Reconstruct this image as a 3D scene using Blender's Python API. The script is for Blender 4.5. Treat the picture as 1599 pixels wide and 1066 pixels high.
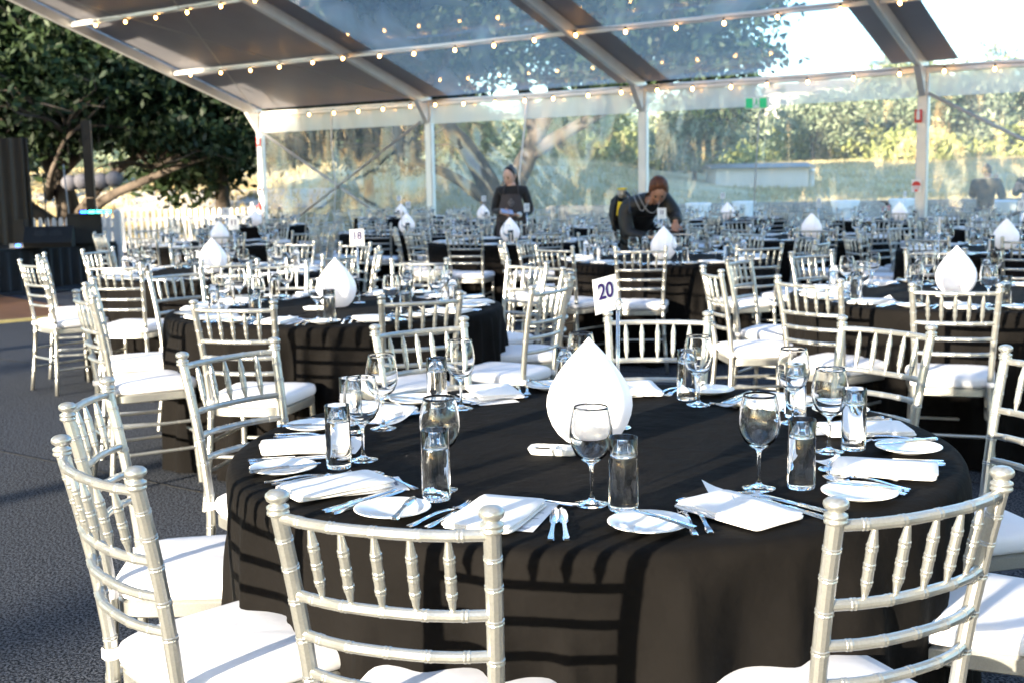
import bpy, math, random
import numpy as np
from mathutils import Vector, Matrix, noise
random.seed(7); RNG = np.random.default_rng(7)
S = bpy.context.scene
for o in list(bpy.data.objects): bpy.data.objects.remove(o)
COL = S.collection
PI = math.pi; R_ = math.radians

# ------------------------------------------------------------------ camera, sky, sun, exposure
cam_d = bpy.data.cameras.new('camera'); cam = bpy.data.objects.new('camera', cam_d); COL.objects.link(cam)
cam.location = (0, 0, 1.40)
cam.rotation_mode = 'XYZ'
cam.matrix_world = Matrix.Translation((0, 0, 1.40)) @ Matrix.Rotation(R_(90 - 7.7), 4, 'X') @ Matrix.Rotation(R_(-1.03), 4, 'Z')
cam_d.sensor_width = 36; cam_d.lens = 1850 / 1599 * 36
cam_d.clip_start = 0.05; cam_d.clip_end = 3000
cam_d.dof.use_dof = True; cam_d.dof.focus_distance = 2.35; cam_d.dof.aperture_fstop = 7.1
S.camera = cam

SUN_EL, SUN_AZ = 9.5, 40.0        # light travels towards +Y, turned SUN_AZ towards +X
w = bpy.data.worlds.new('World'); S.world = w; w.use_nodes = True
nt = w.node_tree; nt.nodes.clear()
sky = nt.nodes.new('ShaderNodeTexSky'); sky.sky_type = 'NISHITA'; sky.sun_disc = False
sky.sun_elevation = R_(SUN_EL); sky.sun_rotation = R_(180 + SUN_AZ)
sky.air_density = 1.1; sky.dust_density = .6; sky.ozone_density = 3.5
bg = nt.nodes.new('ShaderNodeBackground'); bg.inputs[1].default_value = 0.15
wo = nt.nodes.new('ShaderNodeOutputWorld'); nt.links.new(sky.outputs[0], bg.inputs[0]); nt.links.new(bg.outputs[0], wo.inputs[0])
sd = bpy.data.lights.new('sun', 'SUN'); sd.energy = 4.3; sd.angle = R_(0.9); sd.color = (1.0, 0.85, 0.64)
sun = bpy.data.objects.new('sun', sd); COL.objects.link(sun)
_dir = Vector((math.sin(R_(SUN_AZ)) * math.cos(R_(SUN_EL)), math.cos(R_(SUN_AZ)) * math.cos(R_(SUN_EL)), -math.sin(R_(SUN_EL))))
sun.rotation_euler = _dir.to_track_quat('-Z', 'Y').to_euler(); sun.location = (-20, -25, 12)
S.render.engine = 'CYCLES'
S.cycles.max_bounces = 14; S.cycles.transmission_bounces = 12; S.cycles.transparent_max_bounces = 24
S.cycles.glossy_bounces = 6; S.cycles.diffuse_bounces = 4
S.cycles.sample_clamp_indirect = 6
S.view_settings.view_transform = 'Standard'; S.view_settings.look = 'None'
S.view_settings.exposure = 2.8; S.view_settings.gamma = 1.0; S.view_settings.use_curve_mapping = False

# ------------------------------------------------------------------ materials
def mat(name, col=(.5, .5, .5), rough=.6, metal=0., spec=.5, vary=0., vscale=8., bump=0., bscale=60., trans=0., ior=1.45, sheen=0., emis=None, estr=0., col2=None, stretch=None, detail=4., sss=0., ramp=(.35, .65)):
    m = bpy.data.materials.new(name); m.use_nodes = True; N = m.node_tree.nodes; L = m.node_tree.links
    b = N['Principled BSDF']
    b.inputs['Base Color'].default_value = (*col, 1); b.inputs['Roughness'].default_value = rough
    b.inputs['Metallic'].default_value = metal; b.inputs['Specular IOR Level'].default_value = spec
    b.inputs['Transmission Weight'].default_value = trans; b.inputs['IOR'].default_value = ior
    b.inputs['Sheen Weight'].default_value = sheen
    if sss: b.inputs['Subsurface Weight'].default_value = sss; b.inputs['Subsurface Radius'].default_value = (.03, .03, .03)
    if emis: b.inputs['Emission Color'].default_value = (*emis, 1); b.inputs['Emission Strength'].default_value = estr
    tc = N.new('ShaderNodeTexCoord'); src = tc.outputs['Object']
    if stretch:
        mp = N.new('ShaderNodeMapping'); mp.inputs['Scale'].default_value = stretch; L.new(src, mp.inputs[0]); src = mp.outputs[0]
    if vary or col2:
        n = N.new('ShaderNodeTexNoise'); n.inputs['Scale'].default_value = vscale; n.inputs['Detail'].default_value = detail; L.new(src, n.inputs['Vector'])
        r = N.new('ShaderNodeValToRGB'); c2 = col2 or tuple(min(1, c * (1 + vary)) for c in col); c1 = col if col2 else tuple(c * (1 - vary) for c in col)
        r.color_ramp.elements[0].color = (*c1, 1); r.color_ramp.elements[1].color = (*c2, 1)
        r.color_ramp.elements[0].position = ramp[0]; r.color_ramp.elements[1].position = ramp[1]
        L.new(n.outputs[0], r.inputs[0]); L.new(r.outputs[0], b.inputs['Base Color'])
    if bump:
        n2 = N.new('ShaderNodeTexNoise'); n2.inputs['Scale'].default_value = bscale; n2.inputs['Detail'].default_value = 3; L.new(src, n2.inputs['Vector'])
        bp = N.new('ShaderNodeBump'); bp.inputs['Strength'].default_value = bump; bp.inputs['Distance'].default_value = .01
        L.new(n2.outputs[0], bp.inputs['Height']); L.new(bp.outputs[0], b.inputs['Normal'])
    return m

M = {}
M['silver'] = mat('silver_paint', (.47, .47, .45), .33, .80, vary=.06, vscale=240, bump=.06, bscale=500)
M['cushion'] = mat('white_cushion', (.80, .79, .83), .85, vary=.01, vscale=12, bump=.07, bscale=22)
M['strap'] = mat('white_strap', (.80, .79, .82), .85)
M['cloth'] = mat('black_tablecloth', (.0056, .0049, .0047), .9, spec=.10, vary=.18, vscale=5, bump=.7, bscale=14)
M['underlay'] = mat('table_ply', (.25, .17, .10), .6, vary=.2, vscale=3, stretch=(1, 12, 1))
M['tleg'] = mat('table_leg_steel', (.10, .10, .10), .5, .5)
M['china'] = mat('white_china', (.82, .83, .84), .12, spec=.6, vary=.01)
M['linen'] = mat('white_linen', (.82, .81, .82), .9, vary=.01, vscale=20, bump=.15, bscale=300)
M['paper'] = mat('white_card', (.80, .80, .82), .65, vary=.01)
M['ink'] = mat('grey_ink', (.25, .25, .32), .7, vary=.05)
M['redink'] = mat('red_ink', (.55, .20, .22), .7, vary=.05)
M['purple'] = mat('purple_ink', (.035, .012, .13), .6, vary=.1)
M['steel'] = mat('polished_steel', (.72, .73, .75), .12, 1.0, vary=.04, vscale=60, bump=.02, bscale=200)
M['glass'] = mat('clear_glass', (1, 1, 1), .0, trans=1., ior=1.38)
M['water'] = mat('water_in_glass', (.97, .99, 1.), .0, trans=1., ior=1.33)
M['lamp'] = mat('frosted_white_plastic', (.84, .83, .87), .38, spec=.4, vary=.01, sss=.12, emis=(.95, .93, 1.0), estr=.05)
M['salt'] = mat('salt', (.8, .8, .8), .9, vary=.1, vscale=600, bump=.5, bscale=900)
M['pepper'] = mat('pepper', (.06, .045, .035), .9, vary=.6, vscale=900, bump=.8, bscale=900)
M['aluminium'] = mat('white_aluminium', (.66, .66, .65), .42, .35, vary=.05, vscale=3, bump=.03, bscale=80)
M['darkalu'] = mat('aged_aluminium', (.42, .42, .42), .45, .5, vary=.08, vscale=3)
M['canvas_grey'] = mat('grey_blockout_canvas', (.27, .27, .30), .55, spec=.4, vary=.05, vscale=1.2, bump=.25, bscale=2.5)
M['carpet'] = mat('charcoal_carpet', (.010, .012, .017), .95, spec=.1, col2=(.10, .108, .13), vscale=105, bump=1.0, bscale=160, detail=9, ramp=(.44, .57))
M['danceboard'] = mat('brown_timber_floor', (.12, .055, .028), .45, col2=(.24, .12, .06), vscale=3, stretch=(1, 6, 1), bump=.1, bscale=20)
M['trim'] = mat('yellow_edge_trim', (.50, .42, .18), .5, vary=.1)
M['picket'] = mat('white_fence_paint', (.74, .74, .74), .5, vary=.04, vscale=5)
M['black'] = mat('matt_black', (.006, .006, .0065), .6, vary=.2)
M['blackgrille'] = mat('speaker_grille', (.02, .02, .021), .45, .3, vary=.3, vscale=300, bump=.4, bscale=400)
M['skirt'] = mat('black_stage_skirt', (.009, .009, .010), .8, vary=.3, vscale=3, sheen=.2)
M['meadow'] = mat('green_hillside', (.10, .12, .05), .95, spec=.1, col2=(.22, .21, .11), vscale=.12, bump=.6, bscale=4)
M['grass'] = mat('dry_grass', (.36, .29, .15), .95, spec=.1, col2=(.56, .46, .28), vscale=.25, bump=1.0, bscale=9, detail=8)
M['path'] = mat('pale_concrete', (.48, .46, .43), .9, vary=.15, vscale=.8, bump=.3, bscale=20)
M['bark'] = mat('fig_bark', (.040, .031, .025), .95, col2=(.11, .088, .070), vscale=2.2, stretch=(1, 1, .4), bump=1.0, bscale=9)
def leafmat(name, c1, c2, scale=.35, tr=.25):
    m = bpy.data.materials.new(name); m.use_nodes = True; N = m.node_tree.nodes; L = m.node_tree.links; N.clear()
    out = N.new('ShaderNodeOutputMaterial'); d = N.new('ShaderNodeBsdfPrincipled'); t = N.new('ShaderNodeBsdfTranslucent'); mx = N.new('ShaderNodeMixShader')
    d.inputs['Roughness'].default_value = .55; d.inputs['Specular IOR Level'].default_value = .3; mx.inputs[0].default_value = tr
    g = N.new('ShaderNodeNewGeometry'); n = N.new('ShaderNodeTexNoise'); n.inputs['Scale'].default_value = scale; n.inputs['Detail'].default_value = 6
    L.new(g.outputs['Position'], n.inputs['Vector'])
    ad = N.new('ShaderNodeMath'); ad.operation = 'MULTIPLY_ADD'; L.new(g.outputs['Random Per Island'], ad.inputs[0]); ad.inputs[1].default_value = .5; 
    sb = N.new('ShaderNodeMath'); sb.operation = 'SUBTRACT'; L.new(n.outputs[0], sb.inputs[0]); sb.inputs[1].default_value = .25; L.new(sb.outputs[0], ad.inputs[2])
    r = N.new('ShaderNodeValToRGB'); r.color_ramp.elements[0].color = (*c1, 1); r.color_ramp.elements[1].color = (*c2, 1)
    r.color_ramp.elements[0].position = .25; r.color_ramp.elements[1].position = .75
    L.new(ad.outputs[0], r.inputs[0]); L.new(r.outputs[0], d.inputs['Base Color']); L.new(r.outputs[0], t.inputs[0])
    L.new(d.outputs[0], mx.inputs[1]); L.new(t.outputs[0], mx.inputs[2]); L.new(mx.outputs[0], out.inputs[0])
    return m
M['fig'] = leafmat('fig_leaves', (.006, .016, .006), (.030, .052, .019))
M['gum'] = leafmat('hazed_gum_leaves', (.13, .17, .10), (.30, .33, .22))  # greens lightened to stand in for haze over distance
M['bushleaf'] = leafmat('bush_leaves', (.16, .19, .05), (.36, .37, .13))
M['drygrass'] = leafmat('dry_grass_blades', (.36, .28, .13), (.60, .50, .28), .5, .3)
M['stone'] = mat('grey_stone', (.17, .155, .14), .9, col2=(.32, .30, .27), vscale=3, bump=.8, bscale=14)
M['whitecloth'] = mat('white_spandex', (.78, .78, .80), .8, vary=.02, bump=.1, bscale=6)
M['skin'] = mat('skin_light', (.62, .40, .32), .5, vary=.05, vscale=20, sss=.1)
M['skin2'] = mat('skin_tan', (.36, .19, .13), .5, vary=.05, vscale=20, sss=.1)
M['hair'] = mat('dark_hair', (.018, .012, .010), .4, vary=.4, vscale=60)
M['hair2'] = mat('auburn_hair', (.085, .026, .008), .5, vary=.5, vscale=50, bump=.8, bscale=60)
M['blackshirt'] = mat('black_shirt', (.012, .012, .015), .8, vary=.2, sheen=.2, bump=.3, bscale=20)
M['apron'] = mat('charcoal_apron', (.060, .052, .058), .85, vary=.1, bump=.2, bscale=30)
M['jacket'] = mat('black_jacket', (.014, .014, .015), .55, vary=.3, bump=.5, bscale=14)
M['camo'] = mat('mottled_jacket', (.012, .016, .028), .8, col2=(.10, .075, .055), vscale=9)
M['navy'] = mat('navy_trousers', (.03, .04, .06), .8, vary=.2)
M['brown'] = mat('brown_leather', (.18, .06, .03), .5, vary=.2)
M['grey'] = mat('grey_plastic', (.35, .36, .38), .45, vary=.1)
M['cable'] = mat('silver_cable', (.28, .28, .29), .35, .4, vary=.1)
M['yellow'] = mat('yellow_label', (.75, .60, .03), .5, vary=.05)
M['red'] = mat('sign_red', (.62, .03, .025), .35, vary=.05)
M['white'] = mat('sign_white', (.80, .80, .80), .4, vary=.02)
M['green'] = mat('exit_green', (.0, .32, .13), .4, emis=(0, .45, .2), estr=.08, vary=.02)
M['cablebk'] = mat('black_cable', (.015, .015, .015), .6, vary=.2)
M['bulb'] = mat('warm_bulb', (1, .8, .5), .3, emis=(1.0, .50, .14), estr=7., vary=.01)
M['led1'] = mat('cyan_led', (.1, .8, .8), .3, emis=(.05, .9, .75), estr=2.5, vary=.01)
M['led2'] = mat('blue_led', (.05, .2, .9), .3, emis=(.02, .15, 1.), estr=2.0, vary=.01)
M['lantern'] = mat('paper_lantern', (.15, .145, .16), .8, vary=.03)
M['roofgrey'] = mat('house_roof', (.25, .22, .20), .7, vary=.1)
M['wallwhite'] = mat('white_render', (.62, .56, .48), .8, vary=.05, vscale=1)
M['window'] = mat('dark_window', (.05, .06, .07), .15, vary=.1)
M['blue'] = mat('pale_blue_cloth', (.35, .42, .62), .8, vary=.1)

def pvc(name, haze, glare_streak, scale, bumpS, tint=(.93, .96, .97), glossR=.06, gl=1.0):
    m = bpy.data.materials.new(name); m.use_nodes = True; N = m.node_tree.nodes; L = m.node_tree.links; N.clear()
    out = N.new('ShaderNodeOutputMaterial')
    t = N.new('ShaderNodeBsdfTransparent'); t.inputs[0].default_value = (*tint, 1)
    g = N.new('ShaderNodeBsdfGlossy'); g.inputs['Roughness'].default_value = glossR; g.inputs[0].default_value = (1, 1, 1, 1)
    tl = N.new('ShaderNodeBsdfTranslucent'); tl.inputs[0].default_value = (.86, .85, .80, 1)
    df = N.new('ShaderNodeBsdfDiffuse'); df.inputs[0].default_value = (.84, .82, .76, 1)
    tc = N.new('ShaderNodeTexCoord'); mp = N.new('ShaderNodeMapping'); mp.inputs['Scale'].default_value = scale; L.new(tc.outputs['Object'], mp.inputs[0])
    n = N.new('ShaderNodeTexNoise'); n.inputs['Scale'].default_value = 1.; n.inputs['Detail'].default_value = 5; n.inputs['Distortion'].default_value = .6; L.new(mp.outputs[0], n.inputs['Vector'])
    bp = N.new('ShaderNodeBump'); bp.inputs['Strength'].default_value = bumpS; bp.inputs['Distance'].default_value = .08; L.new(n.outputs[0], bp.inputs['Height']); L.new(bp.outputs[0], g.inputs['Normal'])
    fr = N.new('ShaderNodeFresnel'); fr.inputs[0].default_value = 1.5; L.new(bp.outputs[0], fr.inputs['Normal'])
    fm = N.new('ShaderNodeMath'); fm.operation = 'MULTIPLY'; fm.inputs[1].default_value = 1.6 * gl; fm.use_clamp = True; L.new(fr.outputs[0], fm.inputs[0])
    m1 = N.new('ShaderNodeMixShader'); L.new(fm.outputs[0], m1.inputs[0]); L.new(t.outputs[0], m1.inputs[1]); L.new(g.outputs[0], m1.inputs[2])
    rp = N.new('ShaderNodeMapRange'); rp.inputs[1].default_value = .52; rp.inputs[2].default_value = .78; rp.inputs[3].default_value = haze; rp.inputs[4].default_value = haze + glare_streak; L.new(n.outputs[0], rp.inputs[0])  # noise streaks of milkiness, painted in for pale reflections on the film
    m0 = N.new('ShaderNodeMixShader'); m0.inputs[0].default_value = .5; L.new(tl.outputs[0], m0.inputs[1]); L.new(df.outputs[0], m0.inputs[2])
    m2 = N.new('ShaderNodeMixShader'); L.new(rp.outputs[0], m2.inputs[0]); L.new(m1.outputs[0], m2.inputs[1]); L.new(m0.outputs[0], m2.inputs[2]); L.new(m2.outputs[0], out.inputs[0])
    return m
M['pvc_wall'] = pvc('clear_pvc_wall', .14, .30, (.9, .9, .35), .3, gl=.7)
M['pvc_roof'] = pvc('clear_pvc_roof', .26, .26, (.9, .35, .6), .35, gl=.8)
M['pvc_sun_dimmer'] = pvc('sun_dimming_near_wall', .24, .20, (.9, .9, .35), .2)  # hazy film for the added near wall, thins the sun entering the tent
M['valance'] = pvc('white_translucent_valance', .62, .10, (3, 3, .6), .2)

# ------------------------------------------------------------------ mesh helpers
class MB:
    def __init__(s): s.v = []; s.f = []
    def add(s, v, f):
        b = len(s.v); s.v += [tuple(p) for p in v]; s.f += [tuple(i + b for i in q) for q in f]; return s
    def box(s, c, size, rz=0, rx=0, ry=0):
        hx, hy, hz = [q / 2 for q in size]
        Mx = Matrix.Translation(c) @ Matrix.Rotation(rz, 4, 'Z') @ Matrix.Rotation(ry, 4, 'Y') @ Matrix.Rotation(rx, 4, 'X')
        v = [Mx @ Vector((x, y, z)) for x in (-hx, hx) for y in (-hy, hy) for z in (-hz, hz)]
        return s.add(v, [(0, 1, 3, 2), (4, 6, 7, 5), (0, 4, 5, 1), (2, 3, 7, 6), (0, 2, 6, 4), (1, 5, 7, 3)])
    def sweep(s, pts, rad, n=8, cap=True, flat=None):
        P = [Vector(p) for p in pts]; k = len(P)
        if not hasattr(rad, '__len__'): rad = [rad] * k
        ref = None; v = []
        for i in range(k):
            t = (P[min(i + 1, k - 1)] - P[max(i - 1, 0)])
            if t.length < 1e-9: t = Vector((0, 0, 1))
            t.normalize()
            if ref is None:
                ref = t.orthogonal().normalized()
                if flat: ref = Vector(flat)
            a = (ref - t * ref.dot(t))
            if a.length < 1e-6: a = t.orthogonal()
            a.normalize(); ref = a; b = t.cross(a)
            for j in range(n):
                th = 2 * PI * j / n; v.append(P[i] + (a * math.cos(th) + b * math.sin(th)) * rad[i])
        f = [(i * n + j, i * n + (j + 1) % n, (i + 1) * n + (j + 1) % n, (i + 1) * n + j) for i in range(k - 1) for j in range(n)]
        if cap: f += [tuple(range(n - 1, -1, -1)), tuple((k - 1) * n + j for j in range(n))]
        return s.add(v, f)
    def lathe(s, prof, n=24, c=(0, 0, 0), close=False):
        v = []; idx = []
        for (r, z) in prof:
            if r < 1e-6: idx.append((len(v),)); v.append((c[0], c[1], c[2] + z))
            else:
                idx.append(tuple(range(len(v), len(v) + n)))
                v += [(c[0] + r * math.cos(2 * PI * j / n), c[1] + r * math.sin(2 * PI * j / n), c[2] + z) for j in range(n)]
        f = []
        for a, b in zip(idx, idx[1:] + ([idx[0]] if close else [])):
            for j in range(n):
                k = (j + 1) % n
                if len(a) == 1 and len(b) == 1: break
                if len(a) == 1: f.append((a[0], b[k], b[j]))
                elif len(b) == 1: f.append((a[j], a[k], b[0]))
                else: f.append((a[j], a[k], b[k], b[j]))
        return s.add(v, f)
    def grid(s, fn, nu, nv):
        v = [fn(i / nu, j / nv) for j in range(nv + 1) for i in range(nu + 1)]
        f = [(j * (nu + 1) + i, j * (nu + 1) + i + 1, (j + 1) * (nu + 1) + i + 1, (j + 1) * (nu + 1) + i) for j in range(nv) for i in range(nu)]
        return s.add(v, f)
    def strip(s, st, th=.0015):      # st: (x, halfwidth, z) stations along x: flat metalware
        v = []
        for x, h, z in st: v += [(x, -h, z), (x, h, z), (x, h * .7, z + th), (x, -h * .7, z + th)]
        k = len(st); f = [(4 * i + a, 4 * i + (a + 1) % 4, 4 * i + 4 + (a + 1) % 4, 4 * i + 4 + a) for i in range(k - 1) for a in range(4)]
        f += [(3, 2, 1, 0), tuple(4 * (k - 1) + a for a in range(4))]
        return s.add(v, f)
    def mesh(s, name, m, smooth=True, sharp=None):
        me = bpy.data.meshes.new(name); me.from_pydata([tuple(p) for p in s.v], [], s.f)
        me.materials.append(M[m] if isinstance(m, str) else m)
        if smooth:
            me.polygons.foreach_set('use_smooth', [True] * len(me.polygons))
            if sharp is not None:
                try: me.set_sharp_from_angle(angle=R_(sharp))
                except Exception: pass
        me.update(); return me

def link(name, me, parent=None, loc=(0, 0, 0), rz=0., rot=None):
    o = bpy.data.objects.new(name, me); COL.objects.link(o); o.location = loc
    o.rotation_euler = rot if rot is not None else (0, 0, rz)
    if parent is not None: o.parent = parent
    return o
def tag(o, label=None, cat=None, group=None, kind=None):
    if label: o['label'] = label
    if cat: o['category'] = cat
    if group: o['group'] = group
    if kind: o['kind'] = kind
    return o
def thing(name, label, cat, loc=(0, 0, 0), rz=0., group=None):
    return tag(link(name, None, None, loc, rz), label, cat, group)
def kids(o): return KIDS.get(o.name, [])
KIDS = {}
def part(name, me, parent, loc=(0, 0, 0), rz=0., rot=None):
    o = link(name, me, parent, loc, rz, rot); KIDS.setdefault(parent.name, []).append(o); return o
def copy_tree(o, parent=None, loc=None, rz=None, label=None):
    c = o.copy(); COL.objects.link(c)
    if parent is not None: c.parent = parent
    if loc is not None: c.location = loc
    if rz is not None: c.rotation_euler = (0, 0, rz)
    if label: c['label'] = label
    for k in kids(o): copy_tree(k, c)
    return c
def structure(name, me, loc=(0, 0, 0)): return tag(link(name, me, None, loc), kind='structure')
def text_mesh(txt, size, m, name='number'):
    cu = bpy.data.curves.new(name, 'FONT'); cu.body = txt; cu.size = size; cu.align_x = 'CENTER'; cu.align_y = 'CENTER'; cu.extrude = .0003; cu.offset = .0008 if size > .03 else 0
    ob = bpy.data.objects.new(name, cu); COL.objects.link(ob); bpy.context.view_layer.update()
    me = bpy.data.meshes.new_from_object(ob.evaluated_get(bpy.context.evaluated_depsgraph_get()))
    bpy.data.objects.remove(ob); me.materials.clear(); me.materials.append(M[m]); me.name = name; return me

# ------------------------------------------------------------------ tent frame of reference
P0 = np.array([-5.69, 27.6]); DD = np.array([.814, -.581]); NN = np.array([-.581, -.814])
def TW(s, n, z=0.): p = P0 + DD * s + NN * n; return (float(p[0]), float(p[1]), z)
TENT_RZ = math.atan2(DD[1], DD[0])
EAVE = 3.02; SL = math.tan(R_(18.0)); WID = 25.0; NB = 8
def roofz(n): return EAVE + SL * (n if n <= WID / 2 else WID - n)

# ------------------------------------------------------------------ ground, floor, terrain
def terr(x, y):
    s = (x - P0[0]) * DD[0] + (y - P0[1]) * DD[1]; n = -((x - P0[0]) * NN[0] + (y - P0[1]) * NN[1])
    h = -.06
    if n > 1: h = -.06 - .29 * min(1, (n - 1) / 6)
    if y > 40: h += 2.5 * min(1, (y - 40) / (38 if x > 10 else 13 + 25 * max(0, min(1, (x - 2) / 8)))) ** 1.15
    if y > 95: h += 4.2 * min(1, (y - 95) / 60) ** 1.3
    if y > 155: h += 7.5 * min(1, (y - 155) / 130)
    if y > 38: h += .5 * (noise.noise((x * .03, y * .03, 0))) * min(1, (y - 38) / 60)
    if y > 150: h += 5 * noise.noise((x * .008, y * .008, 3)) * min(1, (y - 150) / 80)
    return h
ys = [-200, -60] + [4 * i - 40 for i in range(36)] + [110, 120, 130, 140, 150, 165, 180, 200, 220, 250, 280, 320, 400, 600, 1200]
xs = [-900, -400, -200] + [6 * i - 120 for i in range(50)] + [200, 260, 340, 450, 700, 1200]
mb = MB(); mb.v = [(x, y, terr(x, y)) for y in ys for x in xs]; nx = len(xs)
mb.f = [(j * nx + i, j * nx + i + 1, (j + 1) * nx + i + 1, (j + 1) * nx + i) for j in range(len(ys) - 1) for i in range(nx - 1)]
gm = mb.mesh('ground', 'grass'); gm.materials.append(M['meadow'])
for p in gm.polygons:
    if p.center.y > 92: p.material_index = 1
structure('ground', gm)
# floor slab of the marquee (carpet), timber dance floor, edge trim
mb = MB(); c = TW(NB * 2.5 - 3, WID / 2, -.03); mb.box(c, (NB * 5 + 14, WID + 1.2, .06), TENT_RZ); structure('carpet', mb.mesh('carpet', 'carpet', False))
carp = bpy.data.objects['carpet']
for k in range(1, 13):      # butt joints between the carpet lengths
    mb = MB(); c = TW(NB * 2.5 - 3, 2 * k - .35, .0015); mb.box(c, (NB * 5 + 13, .007, .003), TENT_RZ); part('seam', mb.mesh('seam', 'black', False), carp)
# dance floor to the left of the trim line (world x,y)
edge = (Vector((-4.97, 12.91)) - Vector((-5.43, 12.5))).normalized()
p1 = Vector((-4.62, 13.22)); p2 = p1 - edge * 9; side = Vector((-edge.y, edge.x))
brd = .145
for i in range(46):
    q = p1 - edge * 4.5 + side * (brd * (i + .5)) + side * .06
    mb = MB(); mb.box((q.x, q.y, .012), (9.0, brd - .006, .022), math.atan2(edge.y, edge.x))
    if i == 0: fl = structure('dance_floor', mb.mesh('floor_board', 'danceboard', False))
    else: part('floor_board', mb.mesh('floor_board', 'danceboard', False), fl)
q = (p1 + p2) / 2 + side * .02
mb = MB(); mb.box((q.x, q.y, .014), (9.1, .07, .028), math.atan2(edge.y, edge.x)); tag(link('floor_edge_trim', mb.mesh('floor_edge_trim', 'trim', False)), 'pale yellow edging strip between the brown dance floor and the carpet', 'floor trim')

# ------------------------------------------------------------------ marquee
T = thing('marquee', 'large clear-roofed event marquee with pale aluminium frame and clear plastic wall', 'marquee')
def beam(name, a, b, wd, ht, m='aluminium', upref=(0, 0, 1)):
    a = Vector(a); b = Vector(b); t = (b - a).normalized(); u = Vector(upref); sidev = t.cross(u).normalized(); u2 = sidev.cross(t).normalized()
    mb = MB(); v = []
    c = min(wd, ht) * .14
    prof = [(-wd/2 + c, -ht/2), (wd/2 - c, -ht/2), (wd/2, -ht/2 + c), (wd/2, ht/2 - c), (wd/2 - c, ht/2), (-wd/2 + c, ht/2), (-wd/2, ht/2 - c), (-wd/2, -ht/2 + c)]
    for p in (a, b): v += [p + sidev * x + u2 * y for x, y in prof]
    f = [(i, (i + 1) % 8, 8 + (i + 1) % 8, 8 + i) for i in range(8)] + [tuple(range(7, -1, -1)), tuple(range(8, 16))]
    mb.add(v, f); return part(name, mb.mesh(name, m, False), T)
for k in range(NB + 1):
    s = 5 * k
    for n in (0, WID):
        beam('post', TW(s, n, 0), TW(s, n, EAVE + .02), .13, .17, 'aluminium', (DD[0], DD[1], 0))
        mb = MB(); mb.box(TW(s, n, .01), (.32, .32, .02), TENT_RZ)
        for e in (-1, 1):
            for g in (-1, 1): mb.box(TW(s + .12 * e, n + .12 * g, .03), (.03, .03, .03), TENT_RZ)
        part('base_plate', mb.mesh('base_plate', 'darkalu', False), T)
        mb = MB(); sg = 1 if n == 0 else -1          # eave knee bracket
        mb.add([TW(s - .05, n + sg * .09, EAVE - .42), TW(s + .05, n + sg * .09, EAVE - .42), TW(s - .05, n + sg * .09, EAVE - .05), TW(s + .05, n + sg * .09, EAVE - .05), TW(s - .05, n + sg * .42, roofz(n + sg * .42) - .12), TW(s + .05, n + sg * .42, roofz(n + sg * .42) - .12)],
               [(0, 2, 4), (1, 5, 3), (0, 1, 3, 2), (0, 4, 5, 1), (2, 3, 5, 4)])
        part('knee_bracket', mb.mesh('knee_bracket', 'aluminium', False), T)
    for n0, n1 in ((0, WID / 2), (WID, WID / 2)):
        beam('rafter', TW(s, n0, EAVE), TW(s, n1, roofz(n1)), .11, .20, 'aluminium')
for k in range(NB):
    s0, s1 = 5 * k + .07, 5 * k + 4.93
    for n in (0, WID): beam('eave_beam', TW(s0, n, EAVE - .01), TW(s1, n, EAVE - .01), .10, .12)
    for i in range(1, 5):
        for n in (2.4 * i, WID - 2.4 * i): beam('purlin', TW(s0, n, roofz(n) - .02), TW(s1, n, roofz(n) - .02), .06, .09)
    beam('ridge_beam', TW(s0, WID / 2, roofz(WID / 2) - .03), TW(s1, WID / 2, roofz(WID / 2) - .03), .09, .12)
    for n0, n1 in ((0, WID / 2), (WID, WID / 2)):
        def sheet(name, sa, sb, m, zoff, sag):
            mb = MB()
            def fn(u, v):
                s = sa + (sb - sa) * u; n = n0 + (n1 - n0) * v
                dist = abs(n - n0); ph = (dist / 2.4) % 1
                z = roofz(n) + zoff - sag * math.sin(PI * ph) * math.sin(PI * u) + .006 * noise.noise((s * 1.7, n * .8, k))
                return TW(s, n, z)
            mb.grid(fn, 14 if sb - sa > 2 else 4, 60)
            return part(name, mb.mesh(name, m), T)
        if k == 0: sheet('roof_panel', s0, s1, 'canvas_grey', .105, .035)
        else:
            sheet('roof_panel', 5 * k + .521, 5 * k + 4.479, 'pvc_roof', .11, .03)
            sheet('roof_border', 5 * k + .002, 5 * k + .52, 'canvas_grey', .11, 0); sheet('roof_border', 5 * k + 4.48, 5 * k + 4.998, 'canvas_grey', .11, 0)
        # bracing cables under the first bay's canvas
    if k == 0:
        for n0, n1, sa, sb in ((.2, 7.2, .1, 4.9), (.2, 7.2, 4.9, .1)):
            mb = MB(); mb.sweep([TW(sa, n0, roofz(n0) - .04), TW(sb, n1, roofz(n1) - .04)], .008, 5); part('bracing_cable', mb.mesh('bracing_cable', 'darkalu'), T)
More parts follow.
